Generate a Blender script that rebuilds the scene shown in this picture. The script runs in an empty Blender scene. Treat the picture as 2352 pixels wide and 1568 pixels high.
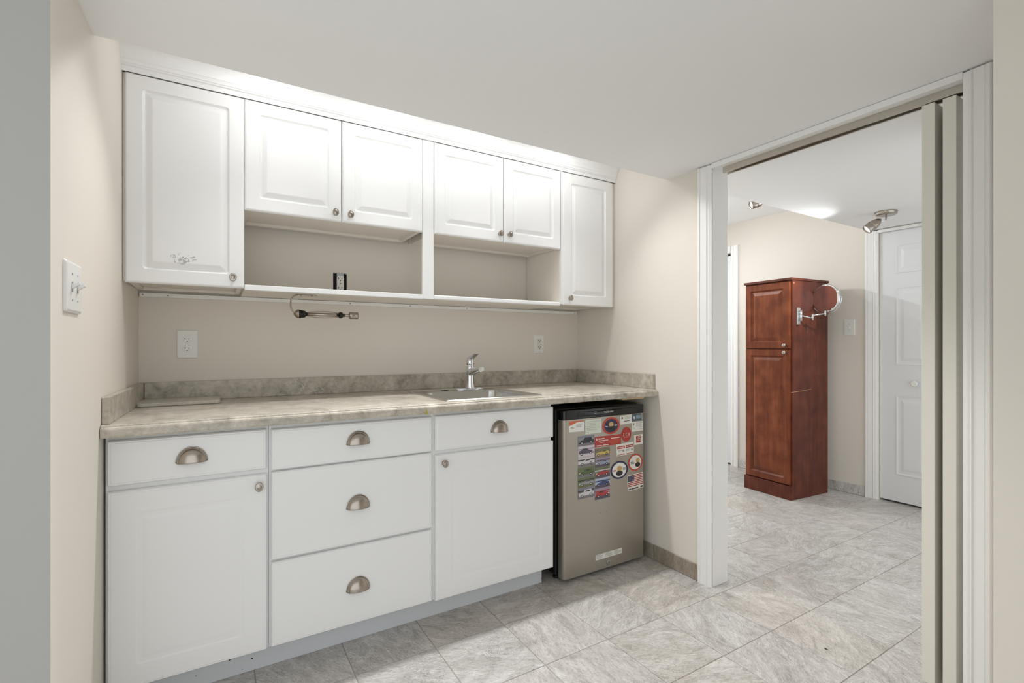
import bpy, bmesh, math, random
from mathutils import Vector, Matrix
random.seed(7)
PI = math.pi
scene = bpy.context.scene
C = scene.collection

# ------------------------------------------------------------------ camera
# frame: x along the cabinet wall, y=0 is the wall behind the cabinets, z=0 the floor
FPX, YAW, HORIZON = 1124.6, math.radians(31.18), 792.7
CAM = Vector((0.29, -2.51, 1.15))
cam_data = bpy.data.cameras.new('camera'); cam = bpy.data.objects.new('camera', cam_data)
C.objects.link(cam); scene.camera = cam
cam.location = CAM; cam.rotation_euler = (PI/2, 0, -YAW)
cam_data.sensor_width = 36.0; cam_data.lens = 36.0*FPX/2352.0
cam_data.shift_y = (HORIZON-784.0)/2352.0
cam_data.clip_start = 0.02

# ------------------------------------------------------------------ world, lights, exposure
world = bpy.data.worlds.new('world'); scene.world = world; world.use_nodes = True
bg = world.node_tree.nodes['Background']
bg.inputs['Color'].default_value = (0.93, 0.975, 1.0, 1); bg.inputs['Strength'].default_value = 1.25
scene.view_settings.view_transform = 'Standard'
scene.view_settings.look = 'None'
scene.view_settings.gamma = 1.0
scene.view_settings.use_curve_mapping = False
scene.view_settings.exposure = 0.16
ALCOVE_W = 0.48         # watts of each alcove lamp's soft glow (the lamps sit out of sight above the wall cabinets)
ALCOVE_SPOT_W = 28.0    # watts of each alcove lamp's beam
SPOT_W = 29.0        # watts of each spot head in the far room

# ------------------------------------------------------------------ helpers
def lin(c):
    out = []
    for v in c:
        v = v/255.0
        out.append(v/12.92 if v <= 0.04045 else ((v+0.055)/1.055)**2.4)
    return (*out, 1.0)

MATS = {}
def mat(name, rgb, rough=0.5, metal=0.0, spec=0.5, coat=0.0):
    m = bpy.data.materials.new(name); m.use_nodes = True
    b = m.node_tree.nodes['Principled BSDF']
    b.inputs['Base Color'].default_value = lin(rgb)
    b.inputs['Roughness'].default_value = rough
    b.inputs['Metallic'].default_value = metal
    b.inputs['Specular IOR Level'].default_value = spec
    b.inputs['Coat Weight'].default_value = coat
    MATS[name] = m
    return m
def nodes(m):
    return m.node_tree.nodes, m.node_tree.links, m.node_tree.nodes['Principled BSDF']
def N(nt, typ, **kw):
    n = nt.new(typ)
    for k, v in kw.items():
        if k in n.inputs: n.inputs[k].default_value = v
        else: setattr(n, k, v)
    return n
def ramp(nt, stops):
    r = nt.new('ShaderNodeValToRGB')
    while len(r.color_ramp.elements) < len(stops): r.color_ramp.elements.new(0.5)
    for e, (p, c) in zip(r.color_ramp.elements, stops):
        e.position = p; e.color = lin(c)
    return r
def add_bump(m, scale, strength, dist=0.001, detail=3):
    nt, lk, b = nodes(m)
    tc = nt.new('ShaderNodeTexCoord'); nz = N(nt, 'ShaderNodeTexNoise', Scale=scale, Detail=detail)
    bp = N(nt, 'ShaderNodeBump', Strength=strength, Distance=dist)
    lk.new(tc.outputs['Object'], nz.inputs['Vector']); lk.new(nz.outputs['Fac'], bp.inputs['Height'])
    lk.new(bp.outputs['Normal'], b.inputs['Normal'])

class MB:
    """collects polygons (with material slots) for one mesh"""
    def __init__(self): self.v = []; self.f = []; self.mi = []; self.smooth = []
    def add(self, vs, fs, mi=0, smooth=False):
        o = len(self.v); self.v += [tuple(p) for p in vs]
        for f in fs: self.f.append([i+o for i in f]); self.mi.append(mi); self.smooth.append(smooth)
        return self
    def box(self, x0, x1, y0, y1, z0, z1, mi=0):
        x0, x1 = sorted((x0, x1)); y0, y1 = sorted((y0, y1)); z0, z1 = sorted((z0, z1))
        vs = [(x0,y0,z0),(x1,y0,z0),(x1,y1,z0),(x0,y1,z0),(x0,y0,z1),(x1,y0,z1),(x1,y1,z1),(x0,y1,z1)]
        return self.add(vs, [(0,3,2,1),(4,5,6,7),(0,1,5,4),(1,2,6,5),(2,3,7,6),(3,0,4,7)], mi)
    def prism(self, poly, axis, a, b, mi=0, smooth=False):
        """poly: 2D points; extruded along axis from a to b. axis 'x': (y,z) 'y': (x,z) 'z': (x,y)"""
        n = len(poly)
        def P(p, t):
            return {'x': (t, p[0], p[1]), 'y': (p[0], t, p[1]), 'z': (p[0], p[1], t)}[axis]
        vs = [P(p, a) for p in poly]+[P(p, b) for p in poly]
        self.add(vs, [(i, (i+1) % n, n+(i+1) % n, n+i) for i in range(n)], mi, smooth)
        self.add(vs, [tuple(range(n))[::-1], tuple(range(n, 2*n))], mi)
        return self
    def lathe(self, prof, p0, axis, seg=20, mi=0, scale=(1, 1), cap=True, smooth=True):
        """prof: list of (radius, distance along axis)"""
        ax = Vector(axis).normalized()
        up = Vector((0, 0, 1)) if abs(ax.z) < 0.9 else Vector((1, 0, 0))
        s = ax.cross(up).normalized(); t = s.cross(ax).normalized(); p0 = Vector(p0)
        vs = []
        for r, d in prof:
            for k in range(seg):
                a = 2*PI*k/seg
                vs.append(p0+ax*d+s*(r*scale[0]*math.cos(a))+t*(r*scale[1]*math.sin(a)))
        fs = []
        for i in range(len(prof)-1):
            for k in range(seg):
                k2 = (k+1) % seg
                fs.append((i*seg+k, i*seg+k2, (i+1)*seg+k2, (i+1)*seg+k))
        self.add(vs, fs, mi, smooth)
        if cap:
            self.add(vs[:seg], [tuple(range(seg))[::-1]], mi); self.add(vs[-seg:], [tuple(range(seg))], mi)
        return self
    def tube(self, pts, r, seg=8, mi=0, cap=True):
        pts = [Vector(p) for p in pts]; n = len(pts)
        rr = r if isinstance(r, (list, tuple)) else [r]*n
        d0 = (pts[1]-pts[0]).normalized()
        up = Vector((0, 0, 1)) if abs(d0.z) < 0.9 else Vector((1, 0, 0))
        s = d0.cross(up).normalized(); vs = []
        for i, p in enumerate(pts):
            d = (pts[min(i+1, n-1)]-pts[max(i-1, 0)]).normalized()
            s = (s-d*s.dot(d)).normalized(); t = d.cross(s)
            for k in range(seg):
                a = 2*PI*k/seg
                vs.append(p+s*(rr[i]*math.cos(a))+t*(rr[i]*math.sin(a)))
        fs = [(i*seg+k, i*seg+(k+1) % seg, (i+1)*seg+(k+1) % seg, (i+1)*seg+k) for i in range(n-1) for k in range(seg)]
        self.add(vs, fs, mi, True)
        if cap:
            self.add(vs[:seg], [tuple(range(seg))[::-1]], mi); self.add(vs[-seg:], [tuple(range(seg))], mi)
        return self
    def loops(self, x0, x1, z0, z1, prof, back, mi=0, K=4, axis='y', sgn=1):
        """a panel: concentric rounded rectangles. prof: (inset, y, corner radius); back: y of the rear face"""
        def ring(ins, y, r):
            a0, a1, b0, b1 = x0+ins, x1-ins, z0+ins, z1-ins
            out = []
            for cx, cz, st in ((a1-r, b1-r, 0), (a0+r, b1-r, PI/2), (a0+r, b0+r, PI), (a1-r, b0+r, 1.5*PI)):
                for k in range(K+1):
                    a = st+PI/2*k/K
                    px, pz = cx+r*math.cos(a), cz+r*math.sin(a)
                    out.append((px, y, pz) if axis == 'y' else (y, px, pz) if axis == 'x' else (px, pz, y))
            return out
        n = 4*(K+1)
        rings = [ring(0, back, prof[0][2])]+[ring(*p) for p in prof]
        vs = [p for r in rings for p in r]; fs = []
        for i in range(len(rings)-1):
            for k in range(n):
                k2 = (k+1) % n
                fs.append((i*n+k, i*n+k2, (i+1)*n+k2, (i+1)*n+k))
        m = len(rings)-1
        fs.append(tuple(range(m*n, m*n+n))); fs.append(tuple(range(n))[::-1])
        return self.add(vs, fs, mi)
    def build(self, name, mats, parent=None, bevel=0.0, seg=2, local=False, loc=None, fix=True):
        me = bpy.data.meshes.new(name)
        off = Vector((0, 0, 0))
        if parent is not None and not local: off = root_of(parent).location
        if loc is not None: off = off+Vector(loc)
        vs = [tuple(Vector(p)-off) for p in self.v]
        me.from_pydata(vs, [], self.f)
        for i, p in enumerate(me.polygons): p.material_index = self.mi[i]; p.use_smooth = self.smooth[i]
        for m in (mats if isinstance(mats, (list, tuple)) else [mats]): me.materials.append(MATS[m])
        bm = bmesh.new(); bm.from_mesh(me)
        bmesh.ops.remove_doubles(bm, verts=bm.verts, dist=1e-6)
        if fix: bmesh.ops.recalc_face_normals(bm, faces=bm.faces)
        if bevel > 0:
            ed = [e for e in bm.edges if len(e.link_faces) == 2 and e.calc_face_angle(0) > 0.5]
            bmesh.ops.bevel(bm, geom=ed, offset=bevel, segments=seg, profile=0.5, affect='EDGES', clamp_overlap=True)
        bm.to_mesh(me); bm.free()
        o = link(name, me, parent, loc)
        if name in ('slots', 'print', 'test_buttons', 'dial_marks'): o['kind'] = 'stuff'     # print and pin holes too fine to pick apart
        return o
def root_of(o):
    while o.parent is not None: o = o.parent
    return o
def link(name, me, parent=None, loc=None):
    o = bpy.data.objects.new(name, me); C.objects.link(o)
    if loc is not None: o.location = loc
    if parent is not None: o.parent = parent
    return o
def thing(name, label, cat, loc, rotz=0.0, group=None):
    o = bpy.data.objects.new(name, None); C.objects.link(o)
    o.location = loc; o.rotation_euler = (0, 0, rotz); o.empty_display_size = 0.05
    return tag(o, label, cat, group)
def tag(o, label, cat, group=None):
    o['label'] = label; o['category'] = cat
    if group: o['group'] = group
    return o
def struct(o, label=None):
    o['kind'] = 'structure'
    if label: o['label'] = label
    return o
def put(name, src, parent, loc, rot=None):
    o = bpy.data.objects.new(name, src.data if hasattr(src, 'data') else src); C.objects.link(o)
    o.parent = parent; o.location = Vector(loc)-root_of(parent).location
    if rot: o.rotation_euler = rot
    return o
def text_mesh(s, size, extrude=0.0):
    cu = bpy.data.curves.new('text', 'FONT'); cu.body = s; cu.size = size; cu.extrude = extrude
    cu.align_x = 'CENTER'; cu.align_y = 'CENTER'; cu.resolution_u = 3
    o = bpy.data.objects.new('text', cu); C.objects.link(o)
    bpy.context.view_layer.update()
    me = bpy.data.meshes.new_from_object(o.evaluated_get(bpy.context.evaluated_depsgraph_get()))
    bpy.data.objects.remove(o); bpy.data.curves.remove(cu)
    return me
def ray(px, py):
    F = Vector((math.sin(YAW), math.cos(YAW), 0)); R = Vector((math.cos(YAW), -math.sin(YAW), 0))
    return F+R*((px-1176.0)/FPX)+Vector((0, 0, 1))*((HORIZON-py)/FPX)
def on_y(px, py, y):          # the point of the plane y that this pixel shows
    d = ray(px, py); return CAM+d*((y-CAM.y)/d.y)

# ------------------------------------------------------------------ materials
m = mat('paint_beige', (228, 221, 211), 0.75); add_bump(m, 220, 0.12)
m = mat('paint_beige_shaded', (176, 174, 170), 0.8); add_bump(m, 220, 0.12)  # grey tone puts shade into the beige of the left wall's outer face
m = mat('paint_ceiling', (246, 246, 245), 0.85); add_bump(m, 200, 0.1)
m = mat('trim_white', (243, 242, 239), 0.38)
m = mat('door_white', (228, 229, 230), 0.42)
m = mat('cream_edge', (232, 228, 217), 0.55)
m = mat('cabinet_white', (240, 240, 239), 0.36)
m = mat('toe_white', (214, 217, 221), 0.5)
mat('carcass', (234, 228, 218), 0.55)
mat('plastic_white', (236, 235, 232), 0.3)
mat('plastic_ivory', (226, 221, 206), 0.35)
mat('slot_dark', (28, 25, 22), 0.6)
mat('metal_zinc', (176, 176, 174), 0.4, 1.0)
mat('chrome', (225, 227, 230), 0.06, 1.0)
mat('black_gloss', (13, 12, 12), 0.12)
mat('black_plastic', (14, 13, 13), 0.5)
mat('void_dark', (16, 14, 12), 0.9)
mat('raw_wood', (206, 178, 128), 0.7)
mat('grout', (172, 163, 153), 0.9)
mat('card_white', (232, 231, 224), 0.45)
mat('card_green', (216, 222, 208), 0.45)
mat('ink', (70, 66, 62), 0.6)
mat('ink_grey', (150, 148, 142), 0.6)
mat('ink_light', (225, 220, 212), 0.6)
mat('red_print', (178, 58, 48), 0.4)
mat('red_bright', (196, 72, 56), 0.4)
mat('orange_print', (208, 106, 72), 0.4)
mat('navy_print', (44, 46, 82), 0.4)
mat('teal_print', (78, 98, 108), 0.4)
mat('teal_light', (136, 164, 178), 0.4)
mat('yellow_stain', (176, 168, 70), 0.6)
mat('mirror', (238, 238, 238), 0.02, 1.0)
mat('glue', (222, 220, 214), 0.5)

def m_nickel():
    m = mat('nickel', (172, 163, 153), 0.24, 1.0)
    nt, lk, b = nodes(m); b.inputs['Anisotropic'].default_value = 0.4
m_nickel()
def m_steel(name, rgb, rough, stretch, amt):
    m = mat(name, rgb, rough, 1.0); nt, lk, b = nodes(m)
    tc = nt.new('ShaderNodeTexCoord'); mp = nt.new('ShaderNodeMapping'); mp.inputs['Scale'].default_value = stretch
    nz = N(nt, 'ShaderNodeTexNoise', Scale=1.0, Detail=4.0)
    bp = N(nt, 'ShaderNodeBump', Strength=amt, Distance=0.0005)
    lk.new(tc.outputs['Object'], mp.inputs['Vector']); lk.new(mp.outputs['Vector'], nz.inputs['Vector'])
    lk.new(nz.outputs['Fac'], bp.inputs['Height']); lk.new(bp.outputs['Normal'], b.inputs['Normal'])
m_steel('sink_steel', (206, 205, 202), 0.2, (40, 900, 900), 0.12)
m_steel('fridge_steel', (172, 165, 154), 0.36, (900, 900, 20), 0.05)
MATS['fridge_steel'].node_tree.nodes['Principled BSDF'].inputs['Metallic'].default_value = 0.65
m_steel('track_metal', (200, 194, 184), 0.35, (300, 10, 300), 0.05)

def m_laminate(name, light):
    m = mat(name, (128, 119, 103), 0.3); nt, lk, b = nodes(m)
    tc = nt.new('ShaderNodeTexCoord')
    n0 = N(nt, 'ShaderNodeTexNoise', Scale=9.0, Detail=7.0, Roughness=0.66, Distortion=0.8)
    n1 = N(nt, 'ShaderNodeTexNoise', Scale=38.0, Detail=6.0, Roughness=0.7)
    vein = N(nt, 'ShaderNodeTexNoise', Scale=16.0, Detail=8.0, Roughness=0.65, Distortion=2.2)
    for n in (n0, n1, vein): lk.new(tc.outputs['Object'], n.inputs['Vector'])
    r0 = ramp(nt, [(0.36, (116, 106, 90)), (0.48, (172, 163, 148)), (0.58, (195, 187, 174)), (0.70, (216, 210, 200))])
    r1 = ramp(nt, [(0.34, (88, 79, 66)), (0.52, (176, 167, 151)), (0.68, (214, 208, 197))])
    mx = N(nt, 'ShaderNodeMixRGB'); mx.inputs[0].default_value = 0.4
    lk.new(n0.outputs['Fac'], r0.inputs[0]); lk.new(n1.outputs['Fac'], r1.inputs[0])
    lk.new(r0.outputs[0], mx.inputs[1]); lk.new(r1.outputs[0], mx.inputs[2])
    # pale quartz-like flecks gathered in clouds
    rv = ramp(nt, [(0.485, (0, 0, 0)), (0.5, (255, 255, 255)), (0.515, (0, 0, 0))])
    lk.new(vein.outputs['Fac'], rv.inputs[0])
    cl = N(nt, 'ShaderNodeTexNoise', Scale=5.0, Detail=3.0); lk.new(tc.outputs['Object'], cl.inputs['Vector'])
    rc = ramp(nt, [(0.52, (0, 0, 0)), (0.68, (255, 255, 255))]); lk.new(cl.outputs['Fac'], rc.inputs[0])
    mul = N(nt, 'ShaderNodeMath', operation='MULTIPLY'); lk.new(rv.outputs[0], mul.inputs[0]); lk.new(rc.outputs[0], mul.inputs[1])
    m2 = N(nt, 'ShaderNodeMixRGB'); m2.inputs[2].default_value = lin((236, 232, 224))
    lk.new(mul.outputs[0], m2.inputs[0]); lk.new(mx.outputs[0], m2.inputs[1])
    g = N(nt, 'ShaderNodeMixRGB', blend_type='MIX'); g.inputs[0].default_value = light; g.inputs[2].default_value = lin((232, 228, 218))
    lk.new(m2.outputs[0], g.inputs[1]); lk.new(g.outputs[0], b.inputs['Base Color'])
m_laminate('laminate', 0.16); m_laminate('board_laminate', 0.5)

def m_tile(name, tones, veins, amount):
    m = mat(name, (195, 188, 180), 0.32); nt, lk, b = nodes(m)
    tc = nt.new('ShaderNodeTexCoord'); oi = nt.new('ShaderNodeObjectInfo')
    mul = N(nt, 'ShaderNodeMath', operation='MULTIPLY'); mul.inputs[1].default_value = 91.0
    lk.new(oi.outputs['Random'], mul.inputs[0])
    cmb = nt.new('ShaderNodeCombineXYZ')
    for i in range(3): lk.new(mul.outputs[0], cmb.inputs[i])
    ang = N(nt, 'ShaderNodeMath', operation='MULTIPLY'); ang.inputs[1].default_value = 41.0
    lk.new(oi.outputs['Random'], ang.inputs[0])
    rot = N(nt, 'ShaderNodeVectorRotate', rotation_type='Z_AXIS')
    lk.new(tc.outputs['Object'], rot.inputs['Vector']); lk.new(ang.outputs[0], rot.inputs['Angle'])
    add = N(nt, 'ShaderNodeVectorMath', operation='ADD')
    lk.new(rot.outputs[0], add.inputs[0]); lk.new(cmb.outputs[0], add.inputs[1])
    st = nt.new('ShaderNodeMapping'); st.inputs['Scale'].default_value = (1.5, 3.6, 1.0)
    lk.new(add.outputs[0], st.inputs['Vector'])
    big = N(nt, 'ShaderNodeTexNoise', Scale=4.5, Detail=11.0, Roughness=0.72, Distortion=1.3)
    lk.new(st.outputs[0], big.inputs['Vector'])
    rb = ramp(nt, [(0.28, tones[0]), (0.42, tones[1]), (0.55, tones[2]), (0.72, tones[3])])
    lk.new(big.outputs['Fac'], rb.inputs[0])
    wv = N(nt, 'ShaderNodeTexNoise', Scale=6.0, Detail=10.0, Roughness=0.6, Distortion=2.5)
    lk.new(st.outputs[0], wv.inputs['Vector'])
    sc = N(nt, 'ShaderNodeMath', operation='MULTIPLY'); sc.inputs[1].default_value = 9.0
    lk.new(wv.outputs['Fac'], sc.inputs[0])
    fr = N(nt, 'ShaderNodeMath', operation='PINGPONG'); fr.inputs[1].default_value = 0.5
    lk.new(sc.outputs[0], fr.inputs[0])
    rv = ramp(nt, [(0.0, (255, 255, 255)), (0.16, (60, 60, 60)), (0.3, (0, 0, 0))]); lk.new(fr.outputs[0], rv.inputs[0])
    msk = N(nt, 'ShaderNodeTexNoise', Scale=5.0, Detail=2.0); lk.new(add.outputs[0], msk.inputs['Vector'])
    rm = ramp(nt, [(0.42, (0, 0, 0)), (0.66, (255, 255, 255))]); lk.new(msk.outputs['Fac'], rm.inputs[0])
    mm = N(nt, 'ShaderNodeMath', operation='MULTIPLY'); lk.new(rv.outputs[0], mm.inputs[0]); lk.new(rm.outputs[0], mm.inputs[1])
    ma = N(nt, 'ShaderNodeMath', operation='MULTIPLY'); ma.inputs[1].default_value = amount; lk.new(mm.outputs[0], ma.inputs[0])
    mx = N(nt, 'ShaderNodeMixRGB'); mx.inputs[2].default_value = lin(veins)
    lk.new(ma.outputs[0], mx.inputs[0]); lk.new(rb.outputs[0], mx.inputs[1])
    tn = N(nt, 'ShaderNodeMath', operation='FRACT'); t3 = N(nt, 'ShaderNodeMath', operation='MULTIPLY'); t3.inputs[1].default_value = 17.3
    lk.new(oi.outputs['Random'], t3.inputs[0]); lk.new(t3.outputs[0], tn.inputs[0])
    rt = ramp(nt, [(0.0, (255, 255, 255)), (0.6, (254, 253, 252)), (1.0, (253, 249, 244))]); lk.new(tn.outputs[0], rt.inputs[0])
    ml = N(nt, 'ShaderNodeMixRGB', blend_type='MULTIPLY'); ml.inputs[0].default_value = 1.0
    fs = nt.new('ShaderNodeMapping'); fs.inputs['Scale'].default_value = (1.0, 3.2, 1.0); lk.new(add.outputs[0], fs.inputs['Vector'])
    fn = N(nt, 'ShaderNodeTexNoise', Scale=34.0, Detail=7.0, Roughness=0.7, Distortion=1.8); lk.new(fs.outputs[0], fn.inputs['Vector'])
    rf = ramp(nt, [(0.33, (198, 195, 191)), (0.5, (242, 241, 240)), (0.66, (255, 255, 255))]); lk.new(fn.outputs['Fac'], rf.inputs[0])
    mg = N(nt, 'ShaderNodeMixRGB', blend_type='MULTIPLY'); mg.inputs[0].default_value = 1.0
    lk.new(mx.outputs[0], mg.inputs[1]); lk.new(rf.outputs[0], mg.inputs[2])
    lk.new(mg.outputs[0], ml.inputs[1]); lk.new(rt.outputs[0], ml.inputs[2])
    lk.new(ml.outputs[0], b.inputs['Base Color'])
    bp = N(nt, 'ShaderNodeBump', Strength=0.15, Distance=0.001)
    lk.new(big.outputs['Fac'], bp.inputs['Height']); lk.new(bp.outputs['Normal'], b.inputs['Normal'])
m_tile('floor_tile', [(166, 162, 158), (198, 195, 191), (216, 213, 210), (234, 233, 231)], (132, 125, 119), 0.8)
m_tile('base_tile', [(140, 130, 117), (160, 150, 137), (172, 163, 150), (184, 177, 167)], (128, 118, 106), 0.5)

def m_cherry(name, dark, mid, light, rough):
    m = mat(name, mid, rough, spec=0.3, coat=0.05); nt, lk, b = nodes(m)
    tc = nt.new('ShaderNodeTexCoord'); mp = nt.new('ShaderNodeMapping'); mp.inputs['Scale'].default_value = (14, 14, 1.0)
    lk.new(tc.outputs['Object'], mp.inputs['Vector'])
    nz = N(nt, 'ShaderNodeTexNoise', Scale=2.2, Detail=7.0, Roughness=0.6, Distortion=0.4); lk.new(mp.outputs[0], nz.inputs['Vector'])
    bl = N(nt, 'ShaderNodeTexNoise', Scale=9.0, Detail=3.0); lk.new(tc.outputs['Object'], bl.inputs['Vector'])
    mx = N(nt, 'ShaderNodeMath', operation='ADD'); lk.new(nz.outputs['Fac'], mx.inputs[0]); lk.new(bl.outputs['Fac'], mx.inputs[1])
    hv = N(nt, 'ShaderNodeMath', operation='MULTIPLY'); hv.inputs[1].default_value = 0.5; lk.new(mx.outputs[0], hv.inputs[0])
    r = ramp(nt, [(0.3, dark), (0.5, mid), (0.7, light)]); lk.new(hv.outputs[0], r.inputs[0])
    lk.new(r.outputs[0], b.inputs['Base Color'])
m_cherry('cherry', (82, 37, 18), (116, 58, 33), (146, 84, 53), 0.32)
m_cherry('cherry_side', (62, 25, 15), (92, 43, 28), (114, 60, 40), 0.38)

def m_emit(name, rgb, strength):
    m = mat(name, (240, 240, 240), 0.3); nt, lk, b = nodes(m)
    b.inputs['Emission Color'].default_value = lin(rgb); b.inputs['Emission Strength'].default_value = strength
m_emit('lamp_lens', (255, 252, 244), 6.0)

def m_residue():
    m = mat('residue', (150, 150, 146), 0.7); nt, lk, b = nodes(m)
    tc = nt.new('ShaderNodeTexCoord')
    nz = N(nt, 'ShaderNodeTexNoise', Scale=70.0, Detail=6.0, Distortion=1.5); lk.new(tc.outputs['Object'], nz.inputs['Vector'])
    r = ramp(nt, [(0.50, (0, 0, 0)), (0.56, (255, 255, 255))]); lk.new(nz.outputs['Fac'], r.inputs[0])
    sc = N(nt, 'ShaderNodeMath', operation='MULTIPLY'); sc.inputs[1].default_value = 0.22; lk.new(r.outputs[0], sc.inputs[0])
    lk.new(sc.outputs[0], b.inputs['Alpha'])
m_residue()

# ------------------------------------------------------------------ the setting
XR = 2.31           # kitchen face of the right wall
ZB = 2.012          # underside of the dropped ceiling
YB = -0.741         # its edge
XF = 4.52           # far room's end wall
def xl(y): return 0.02+0.0275*y      # face of the left wall, a little out of square
fl = MB().box(-2.6, 4.9, -2.95, 2.0, -0.12, -0.0025).build('floor', 'grout'); struct(fl, 'floor of square veined grey and beige stone-look tiles')
PITCH = 0.2992
tile_src = None
for i in range(-7, 16):
    for j in range(-8, 7):
        x = 1.305+PITCH*(i-4)+PITCH/2; y = -0.765+PITCH*j+PITCH/2
        if not (-0.2 < x < 4.6 and -2.75 < y < 1.35): continue
        if tile_src is None:
            h = PITCH/2-0.0014
            tile_src = MB().box(-h, h, -h, h, -0.008, 0.0).build('tile', 'floor_tile', fl, bevel=0.0012, seg=1, local=True)
            o = tile_src
        else:
            o = bpy.data.objects.new('tile', tile_src.data); C.objects.link(o); o.parent = fl
        o.location = (x, y, random.uniform(-0.0004, 0.0))

MB().lathe([(0.0055, 0), (0.004, 0.0008)], (2.268, -1.539, 0.0002), (0, 0, 1), 9, 0, (1.3, 0.6)).build('dark_speck', 'void_dark', fl, local=True)
w = MB()
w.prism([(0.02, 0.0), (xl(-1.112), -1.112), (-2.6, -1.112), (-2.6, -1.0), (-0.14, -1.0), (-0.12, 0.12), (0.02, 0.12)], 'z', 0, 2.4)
wl = w.build('wall_left', ['paint_beige', 'paint_beige_shaded'])
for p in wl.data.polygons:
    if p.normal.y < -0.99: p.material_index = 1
struct(wl, 'beige side wall with shade painted grey on its outer face')
struct(MB().box(0.02, 2.42, 0.0, 0.12, 0, 2.4).build('wall_back', 'paint_beige'), 'beige wall behind the white cabinets')
w = MB().box(XR, 2.42, -0.995, 0.0, 0, 2.4).box(2.42-0.11, 2.42, 0.12, 1.9, 0, 2.4).box(XR, 2.42, -2.11, -1.94, 0, ZB)
wr = struct(w.build('wall_right', 'paint_beige'), 'beige wall with the wide bifold doorway')
struct(MB().box(1.05, 2.42, -2.93, -2.83, 0, 2.5).build('wall_light_block', 'paint_beige'), 'added beige wall behind the camera, shading the near wall')  # unseen wall added to keep world light off the near wall
struct(MB().box(1.85, 2.42, -2.8, -2.112, 0, ZB).build('wall_near', 'paint_beige'), 'beige wall end jutting out beside the doorway casing')
struct(MB().box(-2.6, 4.9, -2.8, YB, ZB, 2.5).build('ceiling', 'paint_ceiling', bevel=0.003), 'low dropped ceiling, pale and matt')
struct(MB().box(-0.1, 2.42, YB+0.001, 0.12, 2.225, 2.5).build('ceiling_alcove', 'paint_ceiling'))
struct(MB().box(2.42, 4.9, YB+0.001, 1.9, 2.31, 2.5).build('ceiling_far', 'paint_ceiling'), 'higher white ceiling of the far room')
D1 = (-1.60, -0.802); D2 = (0.42, 1.22)     # door openings in the far wall
w = MB()
w.box(XF, XF+0.12, -2.8, D1[0], 0, ZB).box(XF, XF+0.12, D1[1], D2[0], 0, 2.31).box(XF, XF+0.12, D2[1], 1.9, 0, 2.31)
w.box(XF, XF+0.12, D1[0], YB-0.001, 2.0, ZB).box(XF, XF+0.12, D2[0], D2[1], 2.035, 2.31)
struct(w.build('wall_far', 'paint_beige'), 'beige end wall of the far room')
struct(MB().box(XF+0.2, XF+0.24, -1.9, 1.5, 0, 2.31).build('closet_dark_backing', 'void_dark'), 'added dark backing sheet in place of closet shade')  # dark sheet added to stop world light leaking past the far doors

# casings (stepped colonial profile), each a piece of trim
def casing_profile(w_, t):
    # (across, proud) from outer edge to inner edge
    return [(0, 0), (0, t*0.75), (0.004, t), (w_*0.16, t), (w_*0.2, t*0.72), (w_*0.25, t*0.86), (w_*0.62, t*0.62), (w_*0.68, t*0.88),
            (w_*0.74, t*0.58), (w_*0.82, t*0.66), (w_*0.9, t*0.5), (w_, t*0.38), (w_, 0)]
def casing_y(name, x_face, y_out, y_in, z0, z1, matn='trim_white', t=0.017):
    """vertical casing on a wall that faces -x"""
    s = 1 if y_in > y_out else -1; w_ = abs(y_in-y_out)
    poly = [(x_face-p, y_out+s*a) for a, p in casing_profile(w_, t)]
    return struct(MB().prism(poly, 'z', z0, z1).build(name, matn))
tr = casing_y('trim_1', XR, -0.938, -1.012, 0, 2.006); tr['label'] = 'white fluted casing of the doorway beside the small fridge'
tr = casing_y('trim_2', XR, -1.995, -1.926, 0, 2.006); tr['label'] = 'white fluted casing of the doorway behind the folded door leaves'
j = MB().box(XR-0.004, 2.425, -1.012, -0.996, 0, 1.99)
struct(j.build('trim_3', 'trim_white', bevel=0.001), 'white flat jamb board lining the doorway')
struct(MB().box(XR-0.004, 2.425, -1.9375, -1.926, 0, 1.99).build('trim_4', 'trim_white', bevel=0.001))
struct(MB().box(XR-0.010, 2.425, -1.926, -1.012, 1.988, ZB-0.001).build('trim_5', 'trim_white', bevel=0.0015), 'thin white head board along the top of the doorway')
# far room casings
tr = casing_y('trim_6', XF, -0.716, -0.800, 0, 2.005); tr['label'] = 'white casing beside the white panelled closet door'
s = [(XF-p, 2.004-a) for a, p in casing_profile(0.05, 0.016)]
w = MB(); n = len(s)
struct(MB().box(XF-0.016, XF, -1.62, -0.80, 1.985, 2.006).build('trim_7', 'trim_white', bevel=0.002))
tr = casing_y('trim_8', XF, 0.338, 0.42, 0, 2.10); tr['label'] = 'white casing of the door behind the cherry cabinet'
struct(MB().box(XF-0.016, XF, 0.42, 1.3, 2.035, 2.10).build('trim_9', 'trim_white', bevel=0.002))

# tiled skirting, each tile its own piece
def skirting(name, axis, face, spans, z1, sgn, label, tm='base_tile'):
    base = MB()
    a0 = min(s[0] for s in spans); a1 = max(s[1] for s in spans)
    base.box(face-0.006*sgn if sgn > 0 else face, face if sgn > 0 else face+0.006, a0, a1, 0, z1-0.002)
    b = struct(base.build(name, 'grout'), label)
    for a, c in spans:
        MB().box(face-0.011, face-0.002, a+0.0015, c-0.0015, 0.001, z1).build('tile', tm, b, bevel=0.0015, seg=1, local=True)
    return b
skirting('baseboard_right', 'y', XR, [(-0.936, -0.655), (-0.655, -0.36)], 0.078, 1, 'skirting of cut stone-look tiles beside the small fridge')
skirting('baseboard_far', 'y', XF, [(-0.714, -0.425), (-0.425, -0.13), (-0.13, 0.17), (0.17, 0.336)], 0.076, 1, 'skirting of cut stone-look tiles behind the cherry cabinet', 'floor_tile')

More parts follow.
